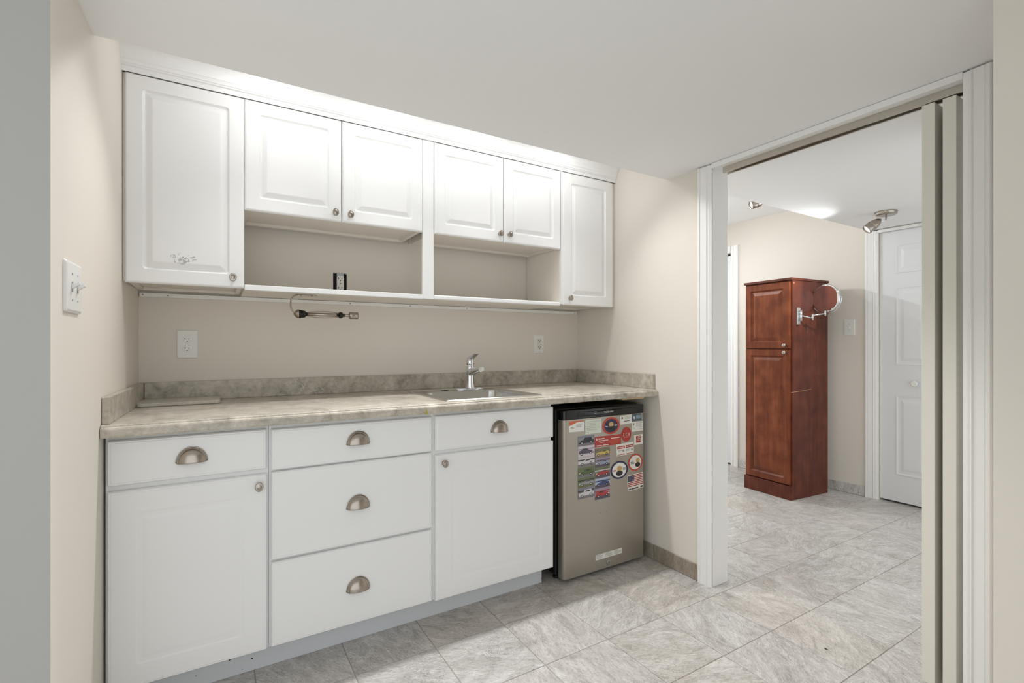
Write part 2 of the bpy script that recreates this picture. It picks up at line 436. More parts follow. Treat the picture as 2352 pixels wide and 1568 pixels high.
# ------------------------------------------------------------------ shared small hardware
def make_knob_mesh(name, matn, R=0.0125, tall=1.28, out=0.026):
    mb = MB().lathe([(0.0085, 0.0), (0.0085, 0.002), (0.0052, 0.004), (0.0050, out*0.55), (R*0.8, out*0.62), (R, out*0.74), (R, out*0.82),
                     (R*0.86, out*0.9), (R*0.8, out*0.88), (R*0.5, out*0.98), (0.0008, out)], (0, 0, 0), (0, -1, 0), 20, 0, (1, tall))
    o = mb.build('knob_source', matn); me = o.data; bpy.data.objects.remove(o); return me
KNOB = make_knob_mesh('knob', 'nickel')
ROUND_KNOB = make_knob_mesh('knob', 'plastic_white', 0.0155, 1.0, 0.03)
def make_pull_mesh():
    a, h, d = 0.041, 0.046, 0.026; U, V = 22, 8
    mb = MB()
    def surf(k, flip):
        vs = [(a*k*math.cos(PI*u/U), -d*k*math.sin(PI*u/U)**0.8*math.sin(PI/2*v/V)-0.001, h*k*math.sin(PI*u/U)*math.cos(PI/2*v/V)) for u in range(U+1) for v in range(V+1)]
        fs = [(u*(V+1)+v, (u+1)*(V+1)+v, (u+1)*(V+1)+v+1, u*(V+1)+v+1) for u in range(U) for v in range(V)]
        mb.add(vs, fs, 0, True)
    surf(1.0, 0); surf(0.93, 1)
    # raised flange against the drawer front
    pts = [(a*1.02*math.cos(PI*u/U), -0.0015, h*1.03*math.sin(PI*u/U)) for u in range(U+1)]
    mb.tube(pts, 0.0022, 6)
    mb.tube([(a*math.cos(PI*u/U), -d*math.sin(PI*u/U)**0.8-0.001, 0.0) for u in range(U+1)], 0.0013, 6)
    o = mb.build('pull_source', 'nickel', fix=False); me = o.data; bpy.data.objects.remove(o); return me
PULL = make_pull_mesh()

# ------------------------------------------------------------------ wall cabinets
YF = -0.352                     # front plane of the doors
def raised(f, big=0.05):        # profile of a raised-panel door: (inset, depth, corner radius)
    return [(0.0, f+0.006, 0.001), (0.0045, f+0.0006, 0.001), (0.008, f, 0.001), (big, f, 0.012), (big+0.003, f+0.0045, 0.010), (big+0.007, f+0.008, 0.008),
            (big+0.011, f+0.008, 0.006), (big+0.028, f+0.0005, 0.001), (big+0.031, f, 0.001)]
def door_upper(parent, x0, x1, z0, z1, knob, frame=0.05):
    d = MB().loops(x0, x1, z0, z1, raised(YF, frame), YF+0.019).build('door', 'cabinet_white', parent)
    put('knob', KNOB, d, (knob[0], YF, knob[1]))
    return d
def carcass(parent, x0, x1, z0, z1, yb=-0.004):
    t = 0.016; yf = YF+0.0195
    mb = MB().box(x0, x0+t, yf, yb, z0, z1).box(x1-t, x1, yf, yb, z0, z1)
    mb.box(x0+t, x1-t, yf, yb, z0+0.012, z0+0.012+t).box(x0+t, x1-t, yf, yb, z1-t, z1).box(x0+t, x1-t, yb-0.006, yb, z0+0.028, z1-t)
    mb.box(x0+t, x1-t, yf, yf+0.018, z0, z0+0.012).box(x0+t, x1-t, yb-0.02, yb, z0, z0+0.012)
    return mb.build('carcass', 'carcass', parent, bevel=0.0008, seg=1)
G = 'white wall cabinets over the counter'
ZT = 2.1068
c = thing('wall_cabinet', 'tall white wall cabinet with a peeled sticker mark, against the switch-plate wall', 'cabinet', (0.2, -0.17, 1.376), group=G)
carcass(c, 0.0205, 0.379, 1.376, 2.125); d = door_upper(c, 0.018, 0.3848, 1.371, ZT, (0.346, 1.409))
MB().box(0.0115, 0.0178, YF+0.013, YF+0.0195, 1.376, 2.1065).build('scribe_strip', 'carcass', c)
r = MB(); pts = []
for k in range(28):
    a = 2*PI*k/28; rr = 1+0.22*math.sin(3*a+1)+0.15*math.sin(7*a)
    pts.append((0.188+0.038*rr*math.cos(a)*(1.0), 1.468+0.019*rr*math.sin(a)))
r.prism(pts, 'y', YF-0.0004, YF-0.0001); r.build('sticker_residue', 'residue', d)
c = thing('wall_cabinet', 'short two-door white wall cabinet above the bare outlet', 'cabinet', (0.75, -0.17, 1.68), group=G)
carcass(c, 0.386, 1.114, 1.681, 2.125, -0.045); door_upper(c, 0.3856, 0.7485, 1.676, ZT, (0.721, 1.709)); door_upper(c, 0.7525, 1.113, 1.676, ZT, (0.783, 1.708))
c = thing('wall_cabinet', 'short two-door white wall cabinet beside the narrow tall one', 'cabinet', (1.54, -0.17, 1.68), group=G)
carcass(c, 1.170, 1.910, 1.681, 2.125, -0.03); door_upper(c, 1.1715, 1.5465, 1.676, ZT, (1.521, 1.715)); door_upper(c, 1.5505, 1.9105, 1.676, ZT, (1.578, 1.717))
MB().box(1.163, 1.30, -0.029, -0.001, 1.684, 1.718).build('mounting_block', 'carcass', c)
c = thing('wall_cabinet', 'narrow tall white wall cabinet against the doorway wall', 'cabinet', (2.1, -0.17, 1.376), group=G)
carcass(c, 1.912, 2.300, 1.378, 2.125); door_upper(c, 1.926, 2.291, 1.373, ZT, (1.968, 1.412), 0.055)
MB().box(2.2925, 2.309, YF+0.013, YF+0.0193, 1.378, 2.1065).build('scribe_strip', 'carcass', c)
MB().box(1.9125, 1.9255, YF+0.003, YF+0.0194, 1.376, 2.1068).build('face_stile', 'cabinet_white', c, bevel=0.001)
o = MB().box(1.1155, 1.1685, YF+0.006, YF+0.026, 1.367, 2.125).build('filler_upright', 'cabinet_white', bevel=0.002)
tag(o, 'white upright board between the two short wall cabinets, reaching the shelf', 'board')
s = thing('wall_shelf', 'long white board shelf under the short wall cabinets', 'shelf', (1.14, -0.17, 1.366))
MB().box(0.386, 1.910, YF+0.0265, -0.001, 1.367, 1.385).build('board', 'carcass', s, bevel=0.001)
MB().box(0.3855, 1.114, YF+0.002, YF+0.026, 1.365, 1.386).build('front_edge', 'cabinet_white', s, bevel=0.002)
MB().box(1.170, 1.910, YF+0.002, YF+0.026, 1.366, 1.387).build('front_edge', 'cabinet_white', s, bevel=0.005)
b = thing('wall_batten', 'painted batten screwed to the wall under the shelf', 'batten', (1.14, -0.01, 1.35))
MB().box(0.024, 2.285, -0.019, -0.001, 1.349, 1.3655).build('strip', 'trim_white', b, bevel=0.001)
for x in (0.035, 0.12, 0.86, 1.17, 1.5, 2.27):
    MB().lathe([(0.003, 0), (0.003, 0.0006), (0.0005, 0.0009)], (x, -0.019, 1.357), (0, -1, 0), 8).build('screw', 'ink_grey', b)
# crown moulding: cove profile, extruded along the cabinets
prof = [(YF+0.001, 2.107), (YF-0.002, 2.107), (YF-0.003, 2.124), (YF-0.009, 2.127), (YF-0.009, 2.131), (YF-0.0125, 2.133), (YF-0.0135, 2.139), (YF-0.016, 2.144)]
for k in range(9):
    a = PI/2*k/8
    prof.append((YF-0.018-0.040*(1-math.cos(a)), 2.146+0.040*math.sin(a)))
prof += [(YF-0.060, 2.187), (YF-0.061, 2.192), (YF-0.068, 2.195), (YF-0.071, 2.204), (YF-0.072, 2.224), (YF+0.001, 2.224)]
o = MB().prism(prof, 'x', 0.0095, 2.309).build('crown_moulding', 'cabinet_white')
tag(o, 'white cove crown moulding running along the wall cabinets', 'moulding')

# lamps in the raised alcove, out of sight above the dropped ceiling edge; middle two added to spread the light
G = 'puck lamps in the alcove ceiling'
for x, lb in ((0.47, 'small round lamp in the alcove ceiling above the tall sticker-marked cabinet'), (0.93, 'added small round lamp above the bare outlet, spreading the alcove light'), (1.39, 'added small round lamp above the sink, spreading the alcove light'), (1.85, 'small round lamp in the alcove ceiling beside the doorway wall')):
    L = thing('puck_lamp', lb, 'lamp', (x, -0.53, 2.225), group=G)
    MB().lathe([(0.05, 0), (0.05, 0.012), (0.042, 0.018)], (x, -0.53, 2.2249), (0, 0, -1), 24).build('housing', 'trim_white', L)
    MB().lathe([(0.036, 0.0), (0.034, 0.004), (0.0005, 0.006)], (x, -0.53, 2.2065), (0, 0, -1), 24).build('lens', 'lamp_lens', L)
    ld = bpy.data.lights.new('puck_light', 'POINT'); ld.energy = ALCOVE_W; ld.color = (0.985, 0.99, 1.0); ld.shadow_soft_size = 0.03
    lo = bpy.data.objects.new('puck_light', ld); C.objects.link(lo); lo.location = (0, 0, -0.056); lo.parent = L
    ld = bpy.data.lights.new('puck_beam', 'SPOT'); ld.energy = ALCOVE_SPOT_W; ld.color = (0.985, 0.99, 1.0); ld.shadow_soft_size = 0.03
    ld.spot_size = math.radians(111); ld.spot_blend = 1.0
    lo = bpy.data.objects.new('puck_beam', ld); C.objects.link(lo); lo.location = (0, 0, -0.058); lo.parent = L
    lo.rotation_euler = (math.radians(-27), 0, 0)

# ------------------------------------------------------------------ base cabinets
YD = -0.645; YFF = -0.626
def front_plain(parent, name, x0, x1, z0, z1):
    p = [(0.0, YD+0.006, 0.001), (0.0035, YD+0.0012, 0.001), (0.0075, YD+0.0012, 0.001), (0.009, YD, 0.001)]
    return MB().loops(x0, x1, z0, z1, p, YD+0.0185).build(name, 'cabinet_white', parent)
def front_panel(parent, x0, x1, z0, z1, b=0.068):
    f = YD
    p = [(0.0, f+0.006, 0.001), (0.0035, f+0.0012, 0.001), (0.0075, f+0.0012, 0.001), (0.009, f, 0.001), (b, f, 0.01), (b+0.006, f+0.0012, 0.008), (b+0.016, f+0.0013, 0.004), (b+0.026, f+0.0004, 0.002), (b+0.032, f+0.0003, 0.002)]
    return MB().loops(x0, x1, z0, z1, p, YD+0.0185).build('door', 'cabinet_white', parent)
def base_body(parent, x0, x1, rails):
    t = 0.016
    mb = MB().box(x0, x0+t, YFF+0.019, -0.003, 0.108, 0.878).box(x1-t, x1, YFF+0.019, -0.003, 0.108, 0.878)
    mb.box(x0+t, x1-t, YFF+0.019, -0.003, 0.108, 0.124).box(x0+t, x1-t, -0.012, -0.003, 0.124, 0.878)
    body = mb.build('carcass', 'carcass', parent)
    fr = MB().box(x0, x0+0.03, YFF, YFF+0.019, 0.108, 0.878).box(x1-0.03, x1, YFF, YFF+0.019, 0.108, 0.878)
    for z in rails: fr.box(x0+0.03, x1-0.03, YFF, YFF+0.019, z-0.018, z+0.018)
    fr.box(x0+0.03, x1-0.03, YFF, YFF+0.019, 0.84, 0.878).box(x0+0.03, x1-0.03, YFF, YFF+0.019, 0.108, 0.135)
    fr.build('face_frame', 'cabinet_white', parent)
G = 'white base cabinets under the counter'
c = thing('base_cabinet', 'white base cabinet with one drawer over a worn panel door, by the side wall', 'cabinet', (0.23, -0.32, 0), group=G)
base_body(c, 0.008, 0.447, [0.719])
d = front_plain(c, 'drawer', 0.0135, 0.4385, 0.728, 0.864); put('cup_pull', PULL, d, (0.225, YD, 0.779))
d = front_panel(c, 0.0135, 0.4405, 0.110, 0.711); put('knob', KNOB, d, (0.415, YD, 0.674))
c = thing('base_cabinet', 'white base cabinet with three plain drawers', 'cabinet', (0.75, -0.32, 0), group=G)
base_body(c, 0.448, 1.0475, [0.717, 0.406])
for z0, z1, zp in ((0.7195, 0.861, 0.782), (0.4105, 0.7135, 0.544), (0.112, 0.402, 0.238)):
    d = front_plain(c, 'drawer', 0.4535, 1.0405, z0, z1); put('cup_pull', PULL, d, (0.746, YD, zp))
c = thing('base_cabinet', 'white base cabinet under the sink, next to the small fridge', 'cabinet', (1.35, -0.32, 0), group=G)
base_body(c, 1.0485, 1.644, [0.711])
d = front_plain(c, 'drawer', 1.0555, 1.6475, 0.7185, 0.8615); put('cup_pull', PULL, d, (1.354, YD, 0.773))
d = front_panel(c, 1.0565, 1.6475, 0.107, 0.7025); put('knob', KNOB, d, (1.091, YD, 0.667))
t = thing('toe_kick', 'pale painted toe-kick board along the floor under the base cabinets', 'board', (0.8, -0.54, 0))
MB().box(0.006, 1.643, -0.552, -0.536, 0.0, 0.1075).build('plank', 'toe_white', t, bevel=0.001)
for px, py, a, l in ((529, 1513.5, 0.7, 0.006), (579, 1511.5, -0.6, 0.004), (450, 1552, 0.2, 0.0025), (1243, 1328, 0.9, 0.003), (556, 1537, 0.1, 0.0015)):
    p = on_y(px, py, -0.5521)
    pts = [(l*math.cos(k*PI/4)*math.cos(a)-l*0.4*math.sin(k*PI/4)*math.sin(a)+p.x, l*math.cos(k*PI/4)*math.sin(a)+l*0.4*math.sin(k*PI/4)*math.cos(a)+p.z) for k in range(8)]
    MB().prism(pts, 'y', -0.5524, -0.5519).build('chip', 'void_dark', t)

# ------------------------------------------------------------------ worktop, sink, tap
ZC = 0.916
wt = thing('worktop', 'long mottled brown-grey laminate worktop with upstands on three sides', 'countertop', (1.15, -0.34, ZC))
SX0, SX1, SY0, SY1 = 1.128, 1.572, -0.617, -0.163      # cut-out for the sink
mb = MB()
x0, x1 = 0.012, XR-0.001
mb.box(x0, SX0, -0.64, -0.002, 0.879, ZC).box(SX1, x1, -0.64, -0.002, 0.879, ZC)
mb.box(SX0, SX1, -0.64, SY0, 0.879, ZC).box(SX0, SX1, SY1, -0.002, 0.879, ZC)
mb.build('top', 'laminate', wt)
ed = [(-0.64, ZC), (-0.662, ZC), (-0.668, ZC-0.0005), (-0.6705, ZC-0.003), (-0.6712, ZC-0.006), (-0.6745, ZC-0.0065), (-0.679, ZC-0.009), (-0.6815, ZC-0.0135), (-0.682, ZC-0.02), (-0.682, 0.884), (-0.6795, 0.8795), (-0.676, 0.878), (-0.64, 0.878)]
MB().prism(ed, 'x', 0.003, x1).build('front_edge', 'laminate', wt)
MB().box(0.04, XR-0.021, -0.0205, -0.001, ZC, 0.997).build('upstand', 'laminate', wt, bevel=0.002)
MB().box(XR-0.02, XR-0.001, -0.658, -0.001, ZC, 0.996).build('upstand', 'laminate', wt, bevel=0.002)
mb = MB().prism([(xl(-0.001)+0.001, -0.001), (xl(-0.655)+0.001, -0.655), (xl(-0.655)+0.02, -0.655), (0.0395, -0.001)], 'z', ZC, 0.996)
mb.build('upstand', 'laminate', wt, bevel=0.0015)
MB().box(2.06, 2.215, -0.668, -0.60, 0.8715, 0.8779).build('support_strip', 'raw_wood', wt)
p = on_y(980, 952, -0.683)
MB().prism([(p.x-0.008, 0.8775), (p.x+0.008, 0.8775), (p.x+0.001, 0.8985), (p.x-0.002, 0.897)], 'y', -0.6823, -0.6819).build('stain', 'yellow_stain', wt)

sk = thing('sink', 'stainless steel drop-in bar sink with a square bowl', 'sink', (1.35, -0.39, ZC))
RX0, RX1, RY0, RY1 = 1.105, 1.592, -0.638, -0.142
BX0, BX1, BY0, BY1 = 1.152, 1.540, -0.585, -0.262
def rrect(x0, x1, y0, y1, r, z, K=6):
    out = []
    for cx, cy, st in ((x1-r, y1-r, 0), (x0+r, y1-r, PI/2), (x0+r, y0+r, PI), (x1-r, y0+r, 1.5*PI)):
        for k in range(K+1):
            a = st+PI/2*k/K; out.append((cx+r*math.cos(a), cy+r*math.sin(a), z))
    return out
def bridge(mb, rings, mi=0, smooth=True, capend=True):
    n = len(rings[0]); vs = [p for r in rings for p in r]
    mb.add(vs, [(i*n+k, i*n+(k+1) % n, (i+1)*n+(k+1) % n, (i+1)*n+k) for i in range(len(rings)-1) for k in range(n)], mi, smooth)
    if capend: mb.add(rings[-1], [tuple(range(n))], mi)
mb = MB()
bridge(mb, [rrect(RX0, RX1, RY0, RY1, 0.012, ZC), rrect(RX0, RX1, RY0, RY1, 0.012, ZC+0.0025), rrect(RX0+0.004, RX1-0.004, RY0+0.004, RY1-0.004, 0.012, ZC+0.006),
            rrect(RX0+0.012, RX1-0.012, RY0+0.012, RY1-0.012, 0.012, ZC+0.0065), rrect(RX0+0.018, RX1-0.018, RY0+0.018, RY1-0.018, 0.012, ZC+0.0035),
            rrect(BX0-0.006, BX1+0.006, BY0-0.006, BY1+0.006, 0.05, ZC+0.0035), rrect(BX0, BX1, BY0, BY1, 0.045, ZC+0.001)], capend=False, smooth=False)
mb.build('rim', 'sink_steel', sk, fix=True)
mb = MB()
bridge(mb, [rrect(BX0, BX1, BY0, BY1, 0.045, ZC+0.001), rrect(BX0+0.003, BX1-0.003, BY0+0.003, BY1-0.003, 0.045, ZC-0.01), rrect(BX0+0.008, BX1-0.008, BY0+0.008, BY1-0.008, 0.045, ZC-0.11),
            rrect(BX0+0.03, BX1-0.03, BY0+0.03, BY1-0.03, 0.04, ZC-0.135), rrect(BX0+0.1, BX1-0.1, BY0+0.09, BY1-0.09, 0.03, ZC-0.14)])
mb.build('bowl', 'sink_steel', sk, fix=False)
MB().lathe([(0.042, 0), (0.042, 0.003), (0.034, 0.004), (0.03, 0.001), (0.0005, 0.001)], (1.346, -0.42, ZC-0.1398), (0, 0, 1), 24).build('drain', 'chrome', sk)
MB().lathe([(0.019, 0), (0.019, 0.0006)], (1.285, -0.205, ZC+0.0036), (0, 0, 1), 20).build('tap_hole', 'void_dark', sk)
tp = thing('faucet', 'chrome single-lever mixer tap standing on the sink deck', 'faucet', (1.43, -0.202, ZC+0.0045))
TX, TY, TZ = 1.43, -0.202, ZC+0.0045
mb = MB(); rings = []
for k, (gx, gy, z) in enumerate(((0.082, 0.03, 0.0), (0.082, 0.03, 0.004), (0.076, 0.025, 0.007), (0.05, 0.02, 0.009))):
    rings.append([(TX+gx*math.cos(2*PI*i/28), TY+gy*math.sin(2*PI*i/28), TZ+z) for i in range(28)])
bridge(mb, rings); mb.build('base_plate', 'chrome', tp)
MB().lathe([(0.027, 0), (0.026, 0.004), (0.0225, 0.022), (0.0215, 0.05), (0.0225, 0.09), (0.0215, 0.118), (0.0205, 0.12), (0.0205, 0.122), (0.0215, 0.124), (0.0205, 0.148), (0.017, 0.153), (0.0005, 0.154)], (TX, TY, TZ+0.006), (0, 0, 1), 24).build('body', 'chrome', tp)
sp = MB()
st = []
for k in range(8):
    u = k/7; y = TY-0.004-0.125*u; z = TZ+0.088+0.028*u-0.006*u*u
    hw, hh = 0.0165-0.003*u, 0.020-0.010*u
    st.append([(TX-hw, y, z-hh*0.7), (TX-hw*0.75, y, z-hh), (TX+hw*0.75, y, z-hh), (TX+hw, y, z-hh*0.7), (TX+hw, y, z+hh*0.7), (TX+hw*0.75, y, z+hh), (TX-hw*0.75, y, z+hh), (TX-hw, y, z+hh*0.7)])
bridge(sp, st); sp.add(st[0], [tuple(range(8))[::-1]])
o = sp.build('spout', 'chrome', tp)
MB().lathe([(0.0095, 0), (0.0095, 0.004)], (TX, TY-0.122, TZ+0.0995), (0, 0, -1), 14).build('aerator', 'metal_zinc', o)
lv = MB()
lv.prism([(TY+0.02, TZ+0.152), (TY+0.018, TZ+0.166), (TY-0.03, TZ+0.176), (TY-0.075, TZ+0.192), (TY-0.078, TZ+0.186), (TY-0.035, TZ+0.164), (TY-0.016, TZ+0.152)], 'x', TX-0.012, TX+0.012)
lv.build('lever', 'chrome', tp, bevel=0.002)

o = MB()
bridge(o, [rrect(0.036, 0.303, -0.212, -0.035, 0.016, ZC+0.0005), rrect(0.033, 0.306, -0.215, -0.032, 0.016, ZC+0.003), rrect(0.033, 0.306, -0.215, -0.032, 0.016, ZC+0.011), rrect(0.036, 0.303, -0.212, -0.035, 0.015, ZC+0.014)], smooth=False)
o.add(rrect(0.036, 0.303, -0.212, -0.035, 0.016, ZC+0.0005), [tuple(range(28))[::-1]])
o = o.build('cutting_board', 'board_laminate'); tag(o, 'small stone-patterned board lying on the worktop by the side upstand', 'cutting board')

# ------------------------------------------------------------------ outlets and switches
def duplex(parent, cx, y, cz, matn='plastic_white'):
    for s in (1, -1):
        zc = cz+s*0.0195
        f = MB().lathe([(0.0172, 0), (0.0172, 0.002), (0.0165, 0.0025)], (cx, y, zc), (0, -1, 0), 24, 0, (1, 0.86)).build('receptacle', matn, parent)
        sl = MB().box(cx-0.0078, cx-0.0058, y-0.0029, y-0.002, zc-0.001, zc+0.0075).box(cx-0.0105, cx-0.0058, y-0.0029, y-0.002, zc+0.002, zc+0.0042).box(cx+0.0055, cx+0.0075, y-0.0029, y-0.002, zc-0.001, zc+0.0065)
        sl.lathe([(0.0025, 0), (0.0025, 0.0008)], (cx, y-0.0021, zc-0.0065), (0, -1, 0), 10)
        sl.build('slots', 'slot_dark', f)
o = thing('wall_outlet', 'wide white duplex outlet on the back wall above the stone-patterned board', 'outlet', (0.186, 0, 1.155))
MB().loops(0.148, 0.224, 1.094, 1.215, [(0, -0.002, 0.003), (0.002, -0.0045, 0.003), (0.005, -0.0055, 0.003)], -0.0003).build('plate', 'plastic_white', o)
duplex(o, 0.186, -0.0055, 1.155)
o = thing('wall_outlet', 'narrow white outlet with ivory sockets on the back wall beyond the sink', 'outlet', (2.004, 0, 1.158))
MB().loops(1.967, 2.041, 1.100, 1.216, [(0, -0.002, 0.002), (0.002, -0.0045, 0.002), (0.004, -0.0055, 0.002)], -0.0003).build('plate', 'plastic_white', o)
f = MB().box(1.988, 2.020, -0.0075, -0.0055, 1.125, 1.191).build('receptacle', 'plastic_ivory', o, bevel=0.001)
sl = MB()
for zc in (1.179, 1.139):
    sl.box(1.9955, 1.9985, -0.0079, -0.007, zc-0.003, zc+0.005).box(2.0085, 2.0105, -0.0079, -0.007, zc-0.003, zc+0.005)
    sl.lathe([(0.0028, 0), (0.0028, 0.0008)], (2.004, -0.0072, zc-0.008), (0, -1, 0), 8)
sl.build('slots', 'slot_dark', f)
MB().box(1.998, 2.010, -0.0085, -0.0074, 1.1545, 1.1575).box(1.998, 2.010, -0.0085, -0.0074, 1.160, 1.163).build('test_buttons', 'plastic_white', f)
for z in (1.2065, 1.1095): MB().lathe([(0.0025, 0), (0.002, 0.0008)], (2.004, -0.0055, z), (0, -1, 0), 10).build('screw', 'metal_zinc', o)
o = thing('bare_outlet', 'bare uncovered outlet in a black wall box above the shelf', 'outlet', (0.815, 0, 1.455))
MB().box(0.783, 0.847, -0.002, -0.0004, 1.402, 1.505).build('wall_box', 'void_dark', o)
for z0, z1 in ((1.490, 1.507), (1.400, 1.413)): MB().box(0.799, 0.831, -0.006, -0.002, z0, z1).build('yoke', 'metal_zinc', o)
for x in (0.786, 0.838): MB().box(x, x+0.007, -0.004, -0.002, 1.503, 1.508).build('plaster_ear', 'metal_zinc', o)
mb = MB(); mb.loops(0.7985, 0.8315, 1.411, 1.492, [(0, -0.012, 0.010), (0.0015, -0.0135, 0.010)], -0.003); f = mb.build('receptacle', 'plastic_white', o)
sl = MB()
for zc in (1.477, 1.431):
    sl.box(0.805, 0.8075, -0.0142, -0.013, zc-0.003, zc+0.006).box(0.802, 0.8075, -0.0142, -0.013, zc+0.0005, zc+0.003).box(0.8205, 0.823, -0.0142, -0.013, zc-0.003, zc+0.006)
    sl.lathe([(0.003, 0), (0.003, 0.0009)], (0.8145, -0.0133, zc-0.0085), (0, -1, 0), 8)
sl.lathe([(0.003, 0), (0.003, 0.0009)], (0.8145, -0.0133, 1.453), (0, -1, 0), 8)
sl.build('slots', 'slot_dark', f)

sy0, sy1, sz0, sz1 = -1.026, -0.893, 1.228, 1.349
ang = math.atan(0.0275)
sw = thing('light_switch', 'white double toggle switch plate on the side wall near the tall cabinet', 'switch', (xl(-0.96), -0.96, 1.288), -ang)
mb = MB(); W2, H2 = 0.066, 0.0605
mb.loops(-W2, W2, -H2, H2, [(0, 0.002, 0.006), (0.002, 0.0055, 0.006), (0.006, 0.0075, 0.006)], 0.0003, axis='x')
mb.build('plate', 'plastic_white', sw, local=True)
for yy in (-0.023, 0.023):
    t = MB().prism([(0.0065, -0.006), (0.0065, 0.006), (0.021, 0.0115), (0.0225, 0.0065)], 'y', yy-0.0048, yy+0.0048).build('toggle', 'plastic_white', sw, local=True, bevel=0.001)
    MB().box(0.0072, 0.0079, yy-0.0056, yy+0.0056, -0.012, 0.012).build('toggle_slot', 'ink_grey', t, local=True)
    for zz in (-0.031, 0.031): MB().lathe([(0.003, 0), (0.0025, 0.0012)], (0.0072, yy, zz), (1, 0, 0), 10).build('screw', 'metal_zinc', sw, local=True)
sw = thing('light_switch', 'white single switch plate on the end wall beside the closet casing', 'switch', (XF, -0.606, 1.29))
MB().loops(-0.644, -0.568, 1.229, 1.352, [(0, XF-0.002, 0.003), (0.002, XF-0.005, 0.003), (0.006, XF-0.006, 0.003)], XF-0.0003, axis='x').build('plate', 'plastic_white', sw)
t = MB().prism([(XF-0.0055, 1.283), (XF-0.0055, 1.297), (XF-0.017, 1.2865), (XF-0.016, 1.281)], 'y', -0.611, -0.602).build('toggle', 'plastic_white', sw)
for z in (1.315, 1.265): MB().lathe([(0.0028, 0), (0.002, 0.001)], (XF-0.006, -0.606, z), (-1, 0, 0), 8).build('screw', 'metal_zinc', sw)

# ------------------------------------------------------------------ paper towel holder under the shelf
ph = thing('paper_towel_holder', 'empty nickel wire paper towel holder hanging under the shelf', 'towel holder', (0.72, -0.26, 1.366))
hx0, hx1, hy, hz = 0.582, 0.878, -0.26, 1.283
m_ = MB().box(0.578, 0.664, hy-0.011, hy+0.011, 1.3632, 1.3665).build('mounting_plate', 'nickel', ph, bevel=0.001)
for x in (0.60, 0.645): MB().lathe([(0.0045, 0), (0.0045, 0.001), (0.002, 0.0035)], (x, hy, 1.3632), (0, 0, -1), 10).build('screw', 'nickel', m_)
for dy in (-0.008, 0.008):
    pts = []
    for k in range(13):
        a = PI*k/12
        pts.append((0.586-0.026*math.sin(a)**0.8, hy+dy, 1.3625-0.0755*(1-math.cos(a))/2))
    MB().tube(pts, 0.0024, 8).build('hanger_wire', 'nickel', ph)
MB().lathe([(0.004, -0.006), (0.012, 0.0), (0.0195, 0.010), (0.0195, 0.013), (0.018, 0.0135)], (hx0-0.004, hy, hz), (1, 0, 0), 22).build('end_dome', 'nickel', ph)
MB().lathe([(0.0185, 0), (0.0180, 0.004), (0.0140, 0.026), (0.009, 0.028)], (hx0+0.0095, hy, hz), (1, 0, 0), 22).build('rubber_collar', 'black_plastic', ph)
MB().lathe([(0.0078, 0), (0.0078, 0.165)], (hx0+0.034, hy, hz), (1, 0, 0), 18).build('rod', 'nickel', ph)
for k in range(4):
    a = PI/4+PI/2*k; pts = []
    for i in range(15):
        u = i/14; rr = 0.011+0.0085*math.sin(PI*u)
        pts.append((hx0+0.036+0.143*u, hy+rr*math.cos(a), hz+rr*math.sin(a)))
    MB().tube(pts, 0.0014, 6).build('spring_wire', 'nickel', ph)
MB().lathe([(0.0135, 0), (0.0145, 0.005), (0.013, 0.013), (0.008, 0.0165)], (hx0+0.175, hy, hz), (1, 0, 0), 20).build('rubber_stop', 'black_plastic', ph)
MB().lathe([(0.0062, 0), (0.0062, 0.05)], (hx0+0.19, hy, hz), (1, 0, 0), 16).build('rod_end', 'nickel', ph)
MB().lathe([(0.007, 0), (0.0155, 0.001), (0.0158, 0.012), (0.0148, 0.016), (0.0148, 0.028), (0.0160, 0.032), (0.0152, 0.038), (0.011, 0.041), (0.0005, 0.0415)], (hx0+0.218, hy, hz), (1, 0, 0), 22).build('end_cap', 'nickel', ph)

# ------------------------------------------------------------------ small fridge
FY = -0.632
fr = thing('mini_fridge', 'small steel-fronted fridge with black top, covered in magnets, under the worktop', 'fridge', (1.99, -0.32, 0))
MB().box(1.706, 2.262, -0.578, -0.03, 0.03, 0.838).build('cabinet', 'black_plastic', fr, bevel=0.006)
MB().box(1.716, 2.252, -0.588, -0.577, 0.05, 0.83).build('door_seal', 'black_plastic', fr)
fx0, fx1 = 1.7165, 2.2535
pl2 = [(fx0, -0.588), (fx0, FY+0.018)]
for k in range(7):
    a = PI/2*k/6; pl2.append((fx0+0.018*(1-math.cos(a)), FY+0.018*(1-math.sin(a))))
for k in range(7):
    a = PI/2*k/6; pl2.append((fx1-0.010*(1-math.sin(a)), FY+0.010*(1-math.cos(a))))
pl2.append((fx1, -0.588))
door = MB().prism(pl2, 'z', 0.022, 0.789, smooth=False).build('door', 'fridge_steel', fr)
cap = MB().prism([(x, y-0.001) for x, y in pl2], 'z', 0.7895, 0.835).build('handle_cap', 'black_gloss', fr, bevel=0.004)
# scooped grip along the cap: a glossy bowed lip
lip = MB(); rings = []
for k in range(25):
    u = k/24; x = 1.80+0.40*u; bow = math.sin(PI*u)
    z0 = 0.800-0.004*bow; y0 = FY-0.001
    rings.append([(x, y0, z0), (x, y0-0.004*bow-0.001, z0+0.001), (x, y0-0.005*bow-0.001, z0+0.010), (x, y0-0.003*bow-0.001, z0+0.024), (x, y0, z0+0.026)])
n = 5; vs = [p for r in rings for p in r]
lip.add(vs, [(i*n+k, i*n+k+1, (i+1)*n+k+1, (i+1)*n+k) for i in range(24) for k in range(4)], 0, True)
lip.build('grip_lip', 'black_gloss', cap, fix=False)
me = text_mesh('FRIGIDAIRE', 0.0125); me.materials.append(MATS['ink_light'])
p = on_y(1398, 946, FY-0.0075)
put('brand_lettering', me, cap, (p.x, FY-0.0078, 0.8125), (PI/2, 0, 0))
